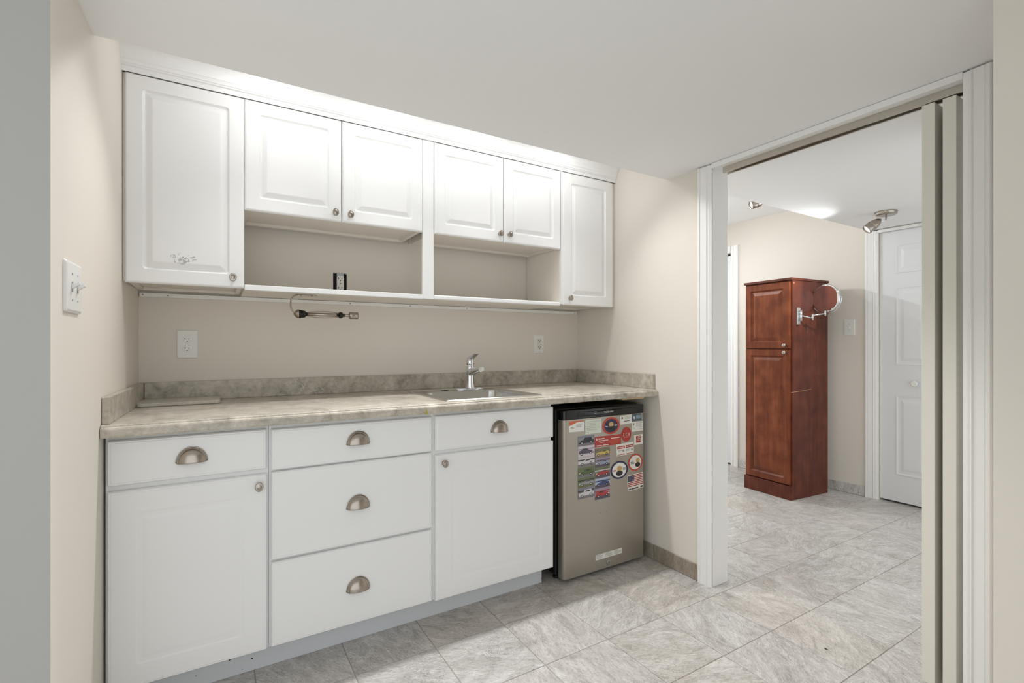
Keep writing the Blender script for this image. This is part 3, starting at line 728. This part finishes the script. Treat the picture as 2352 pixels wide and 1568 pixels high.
p = on_y(1367, 947, FY-0.007)
MB().box(p.x-0.008, p.x+0.008, FY-0.0078, FY-0.0068, 0.8175, 0.8190).box(p.x-0.005, p.x-0.002, FY-0.0078, FY-0.0068, 0.8095, 0.8115).box(p.x+0.001, p.x+0.006, FY-0.0078, FY-0.0068, 0.8100, 0.8110).build('dial_marks', 'ink_light', cap)
# rating sticker and lock
a = on_y(1368, 1281, FY-0.001); b_ = on_y(1428, 1264, FY-0.001)
sx0, sx1, szc = a.x, b_.x, (a.z+b_.z)/2
lab = MB().box(sx0, sx1, FY-0.0006, FY-0.0001, szc-0.0135, szc+0.0135).build('rating_label', 'card_white', fr)
tx = MB(); wS = (sx1-sx0)
for c_ in range(3):
    for l_ in range(5):
        xx = sx0+0.006+wS*0.33*c_
        tx.box(xx, xx+wS*0.28*(0.55 if l_ == 0 else random.uniform(0.75, 1)), FY-0.0008, FY-0.0005, szc+0.009-l_*0.0042, szc+0.0104-l_*0.0042+(0.0006 if l_ == 0 else 0))
tx.build('print', 'ink_grey', lab)
p = on_y(1398, 1291, FY-0.001)
lk_ = MB().lathe([(0.013, 0), (0.013, 0.002), (0.0115, 0.0035), (0.0095, 0.0032)], (p.x, FY, p.z), (0, -1, 0), 24).build('door_lock', 'metal_zinc', fr)
MB().lathe([(0.0085, 0), (0.0085, 0.0008), (0.0075, 0.001)], (p.x, FY-0.0031, p.z), (0, -1, 0), 20).build('lock_core', 'ink_grey', lk_)
MB().box(p.x-0.0015, p.x+0.0015, FY-0.0046, FY-0.004, p.z-0.004, p.z+0.004).build('keyhole', 'slot_dark', lk_)
for px, py in ((1378, 1178), (1392, 1176)):
    p = on_y(px, py, FY)
    MB().lathe([(0.0018, 0), (0.0018, 0.0004)], (p.x, FY, p.z), (0, -1, 0), 8).build('nick', 'slot_dark', fr)
for x in (1.74, 2.22):
    for y in (-0.54, -0.07):
        MB().lathe([(0.018, 0), (0.018, 0.008), (0.010, 0.010), (0.010, 0.031)], (x, y, 0.0), (0, 0, 1), 14).build('foot', 'black_plastic', fr)

# --- magnets on the fridge door: each is a thing
MY = FY-0.0003
def card(name, label, cat, quad, matn, group=None, th=0.0008):
    """quad: four photo pixels tl, tr, br, bl -> an upright card lying on the fridge door"""
    P = [on_y(px, py, MY) for px, py in quad]
    cx = sum(p.x for p in P)/4; cz = sum(p.z for p in P)/4
    w_ = ((P[1]-P[0]).length+(P[2]-P[3]).length)/2; h_ = ((P[0]-P[3]).length+(P[1]-P[2]).length)/2
    up = (P[1]-P[0]+P[2]-P[3]); ang = math.atan2(up.z, up.x)
    t = thing(name, label, cat, (cx, MY, cz), group=group)
    t.rotation_euler = (0, -ang, 0)
    b = MB().box(-w_/2, w_/2, -th, 0, -h_/2, h_/2).build('sheet', matn, t, local=True)
    return t, b, w_, h_, th
def strip(parent, spec, th, w_, h_):
    """flat print: spec = (material, [(u0,u1,v0,v1)...]) in card fractions"""
    for i, (mn, rects) in enumerate(spec):
        mb = MB()
        for u0, u1, v0, v1 in rects: mb.box((u0-0.5)*w_, (u1-0.5)*w_, -th-0.0001*(i+1)-0.0001, -th, (v0-0.5)*h_, (v1-0.5)*h_)
        mb.build('print', mn, parent, local=True)
K7 = lambda x, y: (1260+x/6.5333, 900+y/6.5333)
Q = lambda *pts: [K7(*p) for p in pts]
def lines(u0, u1, vs, h=0.03):
    return [(u0, u0+(u1-u0)*random.uniform(0.65, 1), v, v+h) for v in vs]
GC = 'business cards stuck to the fridge door'
t, b, w_, h_, th = card('business_card', 'cream business card with an orange corner on the fridge door', 'card', Q((305, 440), (535, 425), (535, 585), (310, 607)), 'card_white', GC)
mb = MB().prism([(-w_/2, h_/2), (w_/2, h_/2), (w_/2, h_*0.42), (0.0, h_*0.36), (-w_/2, h_*0.05)], 'y', -th-0.0003, -th); mb.build('print', 'orange_print', t, local=True)
strip(t, [('ink', lines(0.1, 0.4, (0.38, 0.30))), ('ink_grey', lines(0.46, 0.9, (0.62, 0.55, 0.48, 0.41)))], th, w_, h_)
t, b, w_, h_, th = card('note_card', 'pale green ruled form on the fridge door', 'card', Q((550, 420), (790, 398), (788, 605), (550, 640)), 'card_green', GC)
strip(t, [('ink_grey', [(0.06, 0.94, v, v+0.022) for v in (0.84, 0.62, 0.40)]+lines(0.1, 0.9, (0.74, 0.52, 0.3, 0.24), 0.015)), ('ink', [(0.04, 0.07, 0.1, 0.16), (0.15, 0.2, 0.08, 0.12)])], th, w_, h_)
t, b, w_, h_, th = card('business_card', 'white business card with a small crest beside the teal card', 'card', Q((1073, 362), (1245, 335), (1250, 465), (1078, 490)), 'card_white', GC)
strip(t, [('ink_grey', lines(0.35, 0.95, (0.82, 0.70, 0.58))), ('ink', [(0.1, 0.22, 0.62, 0.86), (0.3, 0.8, 0.30, 0.38)])], th, w_, h_)
t, b, w_, h_, th = card('business_card', 'dark teal card with a pale emblem on the fridge door', 'card', Q((1252, 335), (1390, 322), (1393, 420), (1255, 442)), 'teal_print', GC)
strip(t, [('teal_light', [(0.42, 0.9, 0.3, 0.8)])], th, w_, h_)
MB().lathe([(0.007, 0), (0.007, 0.0003)], (-w_*0.27, -th, 0), (0, -1, 0), 16).build('print', 'ink_light', t, local=True)
t, b, w_, h_, th = card('business_card', 'white business card below the dark teal card', 'card', Q((1252, 452), (1415, 432), (1415, 575), (1255, 597)), 'card_white', GC)
strip(t, [('ink_grey', lines(0.35, 0.95, (0.84, 0.74, 0.64, 0.52))+lines(0.06, 0.3, (0.4, 0.3))+lines(0.7, 0.95, (0.4, 0.22))), ('ink', [(0.12, 0.16, 0.62, 0.9), (0.16, 0.22, 0.74, 0.78)])], th, w_, h_)
t, b, w_, h_, th = card('banner_magnet', 'wide red banner magnet with pale lettering on the fridge door', 'magnet', Q((693, 680), (1085, 628), (1085, 780), (693, 830)), 'red_print', GC)
strip(t, [('ink_light', [(0.05, 0.09, 0.66, 0.86), (0.13, 0.36, 0.72, 0.82), (0.14, 0.5, 0.54, 0.62), (0.2, 0.38, 0.38, 0.42), (0.05, 0.26, 0.08, 0.16), (0.3, 0.52, 0.08, 0.16), (0.62, 0.95, 0.66, 0.74)]), ('orange_print', [(0.62, 0.95, 0.48, 0.52), (0.62, 0.95, 0.34, 0.38), (0.62, 0.9, 0.2, 0.24)])], th, w_, h_)
t, b, w_, h_, th = card('sticker', 'white square sticker with a dark red block on the fridge door', 'sticker', Q((1280, 648), (1412, 628), (1412, 775), (1285, 797)), 'card_white', GC)
strip(t, [('red_print', [(0.22, 0.74, 0.2, 0.88)]), ('ink_light', [(0.42, 0.68, 0.72, 0.82), (0.3, 0.68, 0.52, 0.62), (0.3, 0.7, 0.40, 0.43)])], th, w_, h_)
t, b, w_, h_, th = card('coupon_card', 'white double coupon card with red bands under the red oval magnet', 'card', Q((1020, 785), (1275, 745), (1275, 915), (1020, 968)), 'card_white', GC)
strip(t, [('red_print', [(0.04, 0.48, 0.58, 0.80), (0.53, 0.97, 0.58, 0.80), (0.04, 0.48, 0.06, 0.11), (0.53, 0.97, 0.06, 0.11)]), ('ink_light', [(0.08, 0.44, 0.66, 0.72), (0.57, 0.93, 0.66, 0.72)]), ('ink_grey', lines(0.07, 0.3, (0.42, 0.32), 0.04)+lines(0.56, 0.8, (0.42, 0.32), 0.04)+[(0.34, 0.44, 0.28, 0.46), (0.84, 0.94, 0.28, 0.46)])], th, w_, h_)
# flag magnet
t, b, w_, h_, th = card('flag_magnet', 'striped American flag magnet with a line of lettering below on the fridge door', 'magnet', Q((1182, 1255), (1418, 1195), (1418, 1425), (1185, 1493)), 'card_white', GC)
st = [(0.03 if k < 3 else 0.03, 0.97, 0.95-0.108*k-0.056, 0.95-0.108*k) for k in range(7)]
strip(t, [('red_print', st), ('navy_print', [(0.02, 0.42, 0.565, 0.96)]), ('ink', [(0.04, 0.22, 0.05, 0.13), (0.26, 0.66, 0.05, 0.13), (0.8, 0.95, 0.04, 0.15)])], th, w_, h_)
mb = MB()
for r_ in range(5):
    for c_ in range(6):
        mb.lathe([(0.0012, 0), (0.0012, 0.0001)], ((0.055+0.066*c_-0.5)*w_, -th-0.00035, (0.605+0.078*r_-0.5)*h_), (0, -1, 0), 6)
mb.build('print', 'ink_light', t, local=True)
# round and oval magnets (figures on them are left out)
def round_magnet(name, label, c, rx, rz, bands, grp=None, extra=None, dome=0.0012):
    p = on_y(*K7(*c), MY); e = on_y(*K7(c[0]+rx, c[1]-rx*0.1), MY); f = on_y(*K7(c[0], c[1]-rz), MY)
    a = (Vector((e.x, 0, 0))-Vector((p.x, 0, 0))).length; h = abs(f.z-p.z)
    t = thing(name, label, 'magnet', (p.x, MY, p.z), group=grp)
    for i, (k, mn) in enumerate(bands):
        MB().lathe([(k, 0), (k, dome*0.7), (k*0.97, dome)], (0, -0.0002*i if i else 0, 0), (0, -1, 0), 32, 0, (a, h)).build('disc' if i == 0 else 'print', mn, t, local=True)
    if extra: extra(t, a, h, 0.0002*len(bands)+dome)
    return t
def oval_logo(t, a, h, y):
    mb = MB()
    for u in (-0.52, 0.5): mb.box(u*a-0.06*a, u*a+0.06*a, -y-0.0002, -y, -0.22*h, 0.18*h)
    mb.build('print', 'ink_light', t, local=True)
    me = text_mesh('C', 0.019); me.materials.append(MATS['ink_light'])
    o = bpy.data.objects.new('print', me); C.objects.link(o); o.parent = t; o.location = (0, -y-0.0003, 0); o.rotation_euler = (PI/2, 0, 0)
    MB().box(-0.45*a, 0.45*a, -y-0.0002, -y, -0.36*h, -0.33*h).build('print', 'ink_light', t, local=True)
GR = 'round magnets on the fridge door'
round_magnet('oval_magnet', 'glossy red oval magnet with a white C emblem on the fridge door', (1165, 635), 74, 110, [(1.0, 'red_print')], GR, oval_logo)
mat('gold_print', (196, 164, 104), 0.4); mat('black_print', (40, 34, 34), 0.4)
def blot(t, a, h, y, sc=1.0, dx=0.0, dz=0.0):
    # plain abstract colour field in place of the printed figure
    MB().lathe([(1, 0), (1, 0.0002)], (dx*a, -y, dz*h+0.16*h), (0, -1, 0), 24, 0, (0.27*a*sc, 0.3*h*sc)).build('print', 'gold_print', t, local=True)
    MB().lathe([(1, 0), (1, 0.0002)], (dx*a, -y-0.0001, dz*h-0.36*h), (0, -1, 0), 24, 0, (0.38*a*sc, 0.3*h*sc)).build('print', 'black_print', t, local=True)
def bars(mn, spots):
    def f(t, a, h, y):
        mb = MB()
        for u0, u1, v in spots: mb.box(u0*a, u1*a, -y-0.0002, -y, v*h-0.03*h, v*h+0.03*h)
        mb.build('print', mn, t, local=True)
    return f
round_magnet('round_magnet', 'round magnet with a red rim and navy centre at the top of the fridge door', (937, 505), 128, 128, [(1.0, 'red_bright'), (0.8, 'navy_print')], GR,
             lambda t, a, h, y: (bars('ink_light', [(-0.7, -0.4, -0.02), (0.4, 0.72, 0.1), (0.4, 0.7, -0.04)])(t, a, h, y), blot(t, a, h, y)))
round_magnet('round_magnet', 'round magnet with a red rim and pale centre above the flag magnet', (1302, 1052), 106, 126, [(1.0, 'red_bright'), (0.84, 'card_white')], GR,
             lambda t, a, h, y: (bars('navy_print', [(-0.68, -0.25, 0.2), (-0.7, -0.2, 0.06), (-0.68, -0.2, -0.12)])(t, a, h, y), blot(t, a, h, y, 0.95, 0.3, 0.05)))
round_magnet('round_magnet', 'round magnet with a navy rim and pale centre beside the car photos', (1060, 1168), 130, 134, [(1.0, 'navy_print'), (0.82, 'card_white')], GR,
             lambda t, a, h, y: (bars('red_print', [(-0.72, -0.34, 0.04), (-0.7, -0.36, -0.06)])(t, a, h, y), bars('ink_grey', [(0.36, 0.7, 0.16), (0.38, 0.7, 0.06), (0.4, 0.66, -0.04)])(t, a, h, y), blot(t, a, h, y)))
# car photo magnets in two columns
def car_photo(label, quad, sky, ground, body, dark, flip=False, kind=0):
    t, b, w_, h_, th = card('car_photo_magnet', label, 'magnet', quad, sky, 'car photo magnets on the fridge door')
    sgn = -1 if flip else 1
    strip(t, [(ground, [(0, 1, 0, 0.30)]), (dark, [(0.0, 1.0, 0.66, 0.78)])], th, w_, h_)
    prof = [[(-0.44, -0.22), (-0.45, -0.02), (-0.36, 0.06), (-0.16, 0.10), (-0.04, 0.27), (0.2, 0.29), (0.33, 0.12), (0.44, 0.09), (0.46, -0.20)],
            [(-0.44, -0.26), (-0.46, 0.02), (-0.2, 0.07), (-0.1, 0.3), (0.3, 0.32), (0.34, 0.06), (0.44, 0.04), (0.45, -0.24)],
            [(-0.45, -0.22), (-0.46, -0.05), (-0.15, 0.07), (0.02, 0.20), (0.2, 0.2), (0.42, 0.06), (0.46, -0.02), (0.45, -0.2)]][kind]
    y0 = -th-0.0003
    MB().prism([(sgn*u*w_, v*h_) for u, v in prof], 'y', y0-0.0001, y0).build('print', body, t, local=True)
    win = [(-0.08, 0.1), (0.0, 0.23), (0.18, 0.24), (0.26, 0.11)] if kind != 2 else [(-0.08, 0.08), (0.04, 0.17), (0.18, 0.17), (0.3, 0.07)]
    MB().prism([(sgn*u*w_, v*h_) for u, v in win], 'y', y0-0.0002, y0-0.0001).build('print', 'ink', t, local=True)
    wh = MB()
    for u in (-0.27, 0.28): wh.lathe([(1, 0), (1, 0.0001)], (sgn*u*w_, y0-0.0001, -0.22*h_), (0, -1, 0), 14, 0, (0.085*w_, 0.13*h_))
    wh.build('print', 'black_print', t, local=True)
    hb = MB()
    for u in (-0.27, 0.28): hb.lathe([(1, 0), (1, 0.0001)], (sgn*u*w_, y0-0.0002, -0.22*h_), (0, -1, 0), 10, 0, (0.04*w_, 0.06*h_))
    hb.box(sgn*-0.45*w_, sgn*-0.36*w_, y0-0.0003, y0-0.0001, -0.1*h_, -0.03*h_)
    hb.build('print', 'ink_light', t, local=True)
for nm, c_ in dict(sky_grey=(128, 130, 142), sky_pale=(206, 198, 204), sky_lilac=(158, 142, 160), sky_blue=(176, 186, 206), leaf=(106, 116, 86), road=(122, 118, 122), road_brown=(132, 118, 100), grass=(112, 112, 82),
                   car_black=(40, 40, 46), car_plum=(92, 82, 98), car_white=(206, 206, 206), car_green=(84, 104, 62), car_silver=(152, 152, 154), car_yellow=(206, 182, 98), car_ice=(150, 160, 182), car_red=(176, 58, 62), car_blue=(66, 78, 126)).items():
    mat(nm, c_, 0.35)
e1 = [999.5, 1023, 1048.5, 1071, 1095, 1118.5, 1143.5]; e2 = [1027, 1049.5, 1072, 1096.5, 1119.5, 1145]
def cell(x0, x1, t_, b_, slope=-0.13):
    m_ = (x0+x1)/2; f = lambda x, y: (x, y+slope*(x-m_)*(1+(y-1000)/180))
    return [f(x0, t_+0.5), f(x1, t_+0.5), f(x1, b_-0.4), f(x0, b_-0.4)]
L1 = [('photo magnet of a black vintage car on grey ground', 'sky_grey', 'road', 'car_black', 'ink_grey', False, 1), ('photo magnet of a plum muscle car under a pale sky', 'sky_pale', 'sky_pale', 'car_plum', 'sky_lilac', True, 0),
      ('photo magnet of a white vintage car before dark trees', 'sky_pale', 'road', 'car_white', 'ink', False, 0), ('photo magnet of a green vintage saloon car', 'leaf', 'road', 'car_green', 'grass', False, 1),
      ('photo magnet of a silver car parked on grass', 'leaf', 'grass', 'car_silver', 'ink', False, 2), ('photo magnet of a white truck on a grassy road', 'sky_grey', 'road', 'car_white', 'ink', False, 1)]
L2 = [('photo magnet of a yellow sports car', 'road_brown', 'road_brown', 'car_yellow', 'grass', False, 2), ('photo magnet of a silver-blue sports car', 'sky_lilac', 'car_plum', 'car_ice', 'car_plum', False, 2),
      ('photo magnet of a bright red convertible before trees', 'leaf', 'car_plum', 'car_red', 'sky_pale', False, 2), ('photo magnet of a deep blue coupe', 'sky_blue', 'car_plum', 'car_blue', 'car_blue', False, 2), ('photo magnet of a red car on reddish ground', 'sky_lilac', 'car_plum', 'car_red', 'car_red', True, 0)]
for i, s_ in enumerate(L1): car_photo(s_[0], cell(1327.5, 1365.3, e1[i], e1[i+1]), *s_[1:])
for i, s_ in enumerate(L2): car_photo(s_[0], cell(1366.3, 1400.5, e2[i], e2[i+1]), *s_[1:])

# ------------------------------------------------------------------ doorway: track and folded bifold door
tk = thing('door_track', 'pale metal bifold track under the doorway head', 'track', (2.355, -1.47, 1.988))
MB().box(2.335, 2.3375, -1.922, -1.05, 1.962, 1.9875).box(2.3725, 2.375, -1.922, -1.05, 1.962, 1.9875).box(2.3375, 2.3725, -1.922, -1.05, 1.985, 1.9875).box(2.3375, 2.343, -1.922, -1.05, 1.962, 1.9645).box(2.367, 2.3725, -1.922, -1.05, 1.962, 1.9645).build('channel', 'track_metal', tk)
for y in (-1.832, -1.874):
    MB().lathe([(0.004, 0), (0.004, 0.02)], (2.355, y, 1.9585), (0, 0, 1), 10).build('roller_pin', 'metal_zinc', tk)
bf = thing('bifold_door', 'cream bifold door folded flat against the side of the doorway', 'door', (2.36, -1.85, 0.02))
LW = 0.445
def leaf(y0, y1, side):
    b = MB(); x0, x1 = 2.332, 2.332+LW
    lf = b.box(x0, x1, y0, y1, 0.018, 1.958).build('leaf', 'cream_edge', bf, bevel=0.0015)
    for z0, z1 in ((0.2, 0.78), (1.0, 1.56), (1.66, 1.86)):
        for yy, s in ((y0, -1), (y1, 1)):
            MB().loops(x0+0.09, x1-0.09, z0, z1, [(0, yy+s*0.001, 0.002), (0.012, yy+s*0.004, 0.002), (0.03, yy+s*0.0015, 0.002)], yy-s*0.001).build('panel', 'door_white', lf)
    return lf
l1 = leaf(-1.846, -1.811, 1); leaf(-1.9015, -1.8665, -1)
for z in (0.35, 1.0, 1.62):
    MB().box(2.332+LW-0.006, 2.332+LW+0.002, -1.868, -1.845, z-0.035, z+0.035).build('hinge', 'metal_zinc', bf)

# ------------------------------------------------------------------ far room
# closet bifold door (two leaves) in the end wall
cd = thing('closet_door', 'white panelled closet door with a round knob in the end wall', 'door', (XF+0.03, -1.2, 0.012))
def far_leaf(y0, y1, parent):
    b = MB().box(XF+0.012, XF+0.046, y0, y1, 0.014, 1.988).build('leaf', 'door_white', parent, bevel=0.002)
    for z0, z1 in ((0.21, 0.786), (1.006, 1.574), (1.675, 1.881)):
        f = XF+0.012
        MB().loops(y0+0.10, y1-0.10, z0, z1, [(0, f-0.004, 0.001), (0.006, f-0.0045, 0.001), (0.014, f-0.001, 0.001), (0.03, f-0.001, 0.001), (0.05, f-0.005, 0.001), (0.054, f-0.005, 0.001)], f+0.001, axis='x').build('panel', 'door_white', b)
    return b
far_leaf(-1.599, -1.205, cd); lf = far_leaf(-1.202, -0.806, cd)
o = MB().lathe([(0.012, 0), (0.010, 0.012), (0.021, 0.02), (0.022, 0.027), (0.016, 0.033), (0.012, 0.0315), (0.0005, 0.034)], (XF+0.012, -1.022, 0.878), (-1, 0, 0), 22).build('knob', 'plastic_white', lf)
fd2 = thing('far_door', 'plain white door half hidden by the doorway jamb in the end wall', 'door', (XF+0.03, 0.82, 0.012))
MB().box(XF+0.02, XF+0.055, 0.424, 1.216, 0.014, 2.012).build('slab', 'door_white', fd2, bevel=0.002)
MB().box(XF+0.016, XF+0.0195, 0.43, 0.47, 1.2, 1.21).build('edge_strip', 'door_white', fd2)

# cherry cabinet, turned a little off the wall
CR = math.radians(-4.3)
cc = thing('cherry_cabinet', 'tall narrow cherry-stained cabinet with two panel doors in the far room', 'cabinet', (3.94, -0.285, 0), CR)
# local frame: x = depth away from the doorway, y = across the front
CW, CD, CH = 0.395, 0.455, 1.652
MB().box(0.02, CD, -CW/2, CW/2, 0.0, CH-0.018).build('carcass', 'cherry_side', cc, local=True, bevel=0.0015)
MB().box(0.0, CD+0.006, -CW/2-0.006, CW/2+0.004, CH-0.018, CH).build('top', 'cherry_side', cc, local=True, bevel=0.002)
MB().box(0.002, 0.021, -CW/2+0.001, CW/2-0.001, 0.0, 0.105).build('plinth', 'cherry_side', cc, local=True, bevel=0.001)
def cherry_door(z0, z1, kz):
    f = 0.0
    pr = [(0, f+0.004, 0.001), (0.004, f, 0.001), (0.046, f, 0.001), (0.050, f+0.004, 0.001), (0.056, f+0.011, 0.001), (0.062, f+0.011, 0.001), (0.082, f+0.003, 0.001), (0.085, f+0.002, 0.001)]
    d = MB().loops(-CW/2+0.012, CW/2-0.012, z0, z1, pr, 0.0195, axis='x').build('door', 'cherry', cc, local=True)
    kn = MB().lathe([(0.007, 0), (0.006, 0.012), (0.0145, 0.018), (0.015, 0.024), (0.009, 0.029), (0.0005, 0.030)], (0, -CW/2+0.042, kz), (-1, 0, 0), 18).build('knob', 'nickel', d, local=True)
cherry_door(1.126, CH-0.028, 1.150); cherry_door(0.112, 1.118, 1.095)
sc_ = MB().prism([(0.004, 0.800), (0.14, 0.806), (0.24, 0.816), (0.24, 0.8175), (0.14, 0.808), (0.004, 0.8025)], 'y', -CW/2-0.0004, -CW/2+0.0002).build('scratch', 'raw_wood', cc, local=True)
MB().box(0.16, 0.205, -CW/2-0.0005, -CW/2+0.0002, 1.245, 1.285).build('sticker_residue', 'residue', cc, local=True)
MB().lathe([(0.009, 0), (0.009, 0.001)], (0.035, -CW/2, 1.612), (0, -1, 0), 12, 0, (1, 0.6)).build('edge_cap', 'orange_print', cc, local=True)

# swing-arm mirror on the cabinet's side
mr = thing('shaving_mirror', 'round chrome swing-arm mirror fixed to the cherry cabinet side', 'mirror', (4.0, -0.487, 1.37))
def W(px, py, y): return on_y(px, py, y)
bp = W(1833, 726, -0.492)
MB().box(bp.x-0.02, bp.x+0.02, -0.500, -0.4835, bp.z-0.064, bp.z+0.064).build('wall_plate', 'chrome', mr, bevel=0.004)
MB().lathe([(0.009, 0), (0.009, 0.075)], (bp.x+0.012, -0.507, bp.z-0.035), (0, 0, 1), 12).build('pivot', 'chrome', mr)
j0 = Vector((bp.x+0.012, -0.508, bp.z+0.004)); j1 = W(1866, 728, -0.555); j2 = W(1895, 720, -0.60)
MB().tube([j0, j1+Vector((0, 0, -0.008))], 0.0055, 10).build('arm', 'chrome', mr)
MB().lathe([(0.008, 0), (0.008, 0.046)], j1+Vector((0, 0, -0.023)), (0, 0, 1), 12).build('joint', 'chrome', mr)
MB().tube([j1+Vector((0, 0, 0.012)), j2], 0.0055, 10).build('arm', 'chrome', mr)
mc = W(1897.5, 685.5, -0.595)
MB().lathe([(0.008, 0), (0.008, 0.04)], j2+Vector((0, 0, -0.018)), (0, 0, 1), 12).build('joint', 'chrome', mr)
nrm = Vector((-0.992, 0.14, -0.02)).normalized(); RAD = 0.101
side = nrm.cross(Vector((0, 0, 1))).normalized()
yk = []
upv = side.cross(nrm).normalized()
for k in range(17):
    a = PI+PI*k/16
    yk.append(mc+side*((RAD+0.014)*math.cos(a))+upv*((RAD+0.014)*math.sin(a)))
MB().tube(yk, 0.0035, 8).build('yoke', 'chrome', mr)
MB().lathe([(RAD*0.93, -0.010), (RAD, -0.011), (RAD+0.006, -0.004), (RAD+0.006, 0.004), (RAD, 0.011), (RAD*0.93, 0.010)], mc, nrm, 40).build('rim', 'chrome', mr)
MB().lathe([(RAD*0.94, 0.0), (RAD*0.94, 0.0106)], mc, nrm, 40).build('mirror_glass', 'mirror', mr)
for s in (-1, 1): MB().lathe([(0.006, 0), (0.006, 0.016)], mc+side*(s*(RAD+0.003)), side*s, 10).build('swivel_pin', 'chrome', mr)

# spot lamps
def spot(name, label, canopy, head, aim, zc, watts=1.0):
    t = thing(name, label, 'lamp', (canopy[0], canopy[1], zc))
    MB().lathe([(0.060, 0), (0.060, 0.004), (0.058, 0.018), (0.054, 0.022), (0.0005, 0.0225)], (canopy[0], canopy[1], zc-0.0002), (0, 0, -1), 28).build('canopy', 'nickel', t)
    aim = Vector(aim).normalized(); head = Vector(head)
    neck = head-aim*0.035
    MB().tube([(canopy[0], canopy[1], zc-0.02), (canopy[0], canopy[1], neck.z+0.012), neck], 0.0055, 10).build('stem', 'chrome', t)
    hd = MB().lathe([(0.004, -0.062), (0.016, -0.05), (0.027, -0.028), (0.0325, 0.0), (0.0322, 0.003), (0.0300, 0.004), (0.0318, 0.006), (0.0305, 0.040), (0.0285, 0.044), (0.0265, 0.040), (0.0255, 0.030)], head, aim, 26, cap=False).build('head', 'nickel', t)
    MB().lathe([(0.0255, 0.028), (0.0005, 0.026)], head, aim, 22, cap=False).build('lens', 'lamp_lens', hd)
    ld = bpy.data.lights.new('spot_light', 'SPOT'); ld.energy = SPOT_W*watts; ld.color = (0.93, 0.97, 1.0); ld.shadow_soft_size = 0.02
    ld.spot_size = math.radians(150); ld.spot_blend = 0.8
    lo = bpy.data.objects.new('spot_light', ld); C.objects.link(lo); lo.parent = t
    lo.location = head+aim*0.05-t.location; lo.rotation_euler = aim.to_track_quat('-Z', 'Y').to_euler()
spot('spot_lamp', 'brushed nickel spot lamp with round canopy on the low ceiling by the closet door', (3.995, -1.055), (3.93, -1.005, 1.925), (-0.55, 0.55, -0.62), ZB)
spot('spot_lamp', 'brushed nickel spot lamp head on the higher ceiling beyond the ceiling edge', (3.68, -0.47), (3.60, -0.42, 2.165), (-0.75, 0.55, -0.30), 2.31)
spot('spot_lamp', 'added unseen nickel spot lamp on the higher far ceiling, brightening the end wall', (3.30, 0.25), (3.36, 0.22, 2.19), (0.70, -0.35, -0.62), 2.31, 0.22)  # unseen lamp added to brighten the end wall
spot('spot_lamp', 'added unseen nickel spot lamp on the higher far ceiling, brightening the far floor', (3.30, 0.80), (3.33, 0.76, 2.19), (0.35, -0.45, -0.85), 2.31, 1.15)  # another unseen lamp, added to lift the far floor
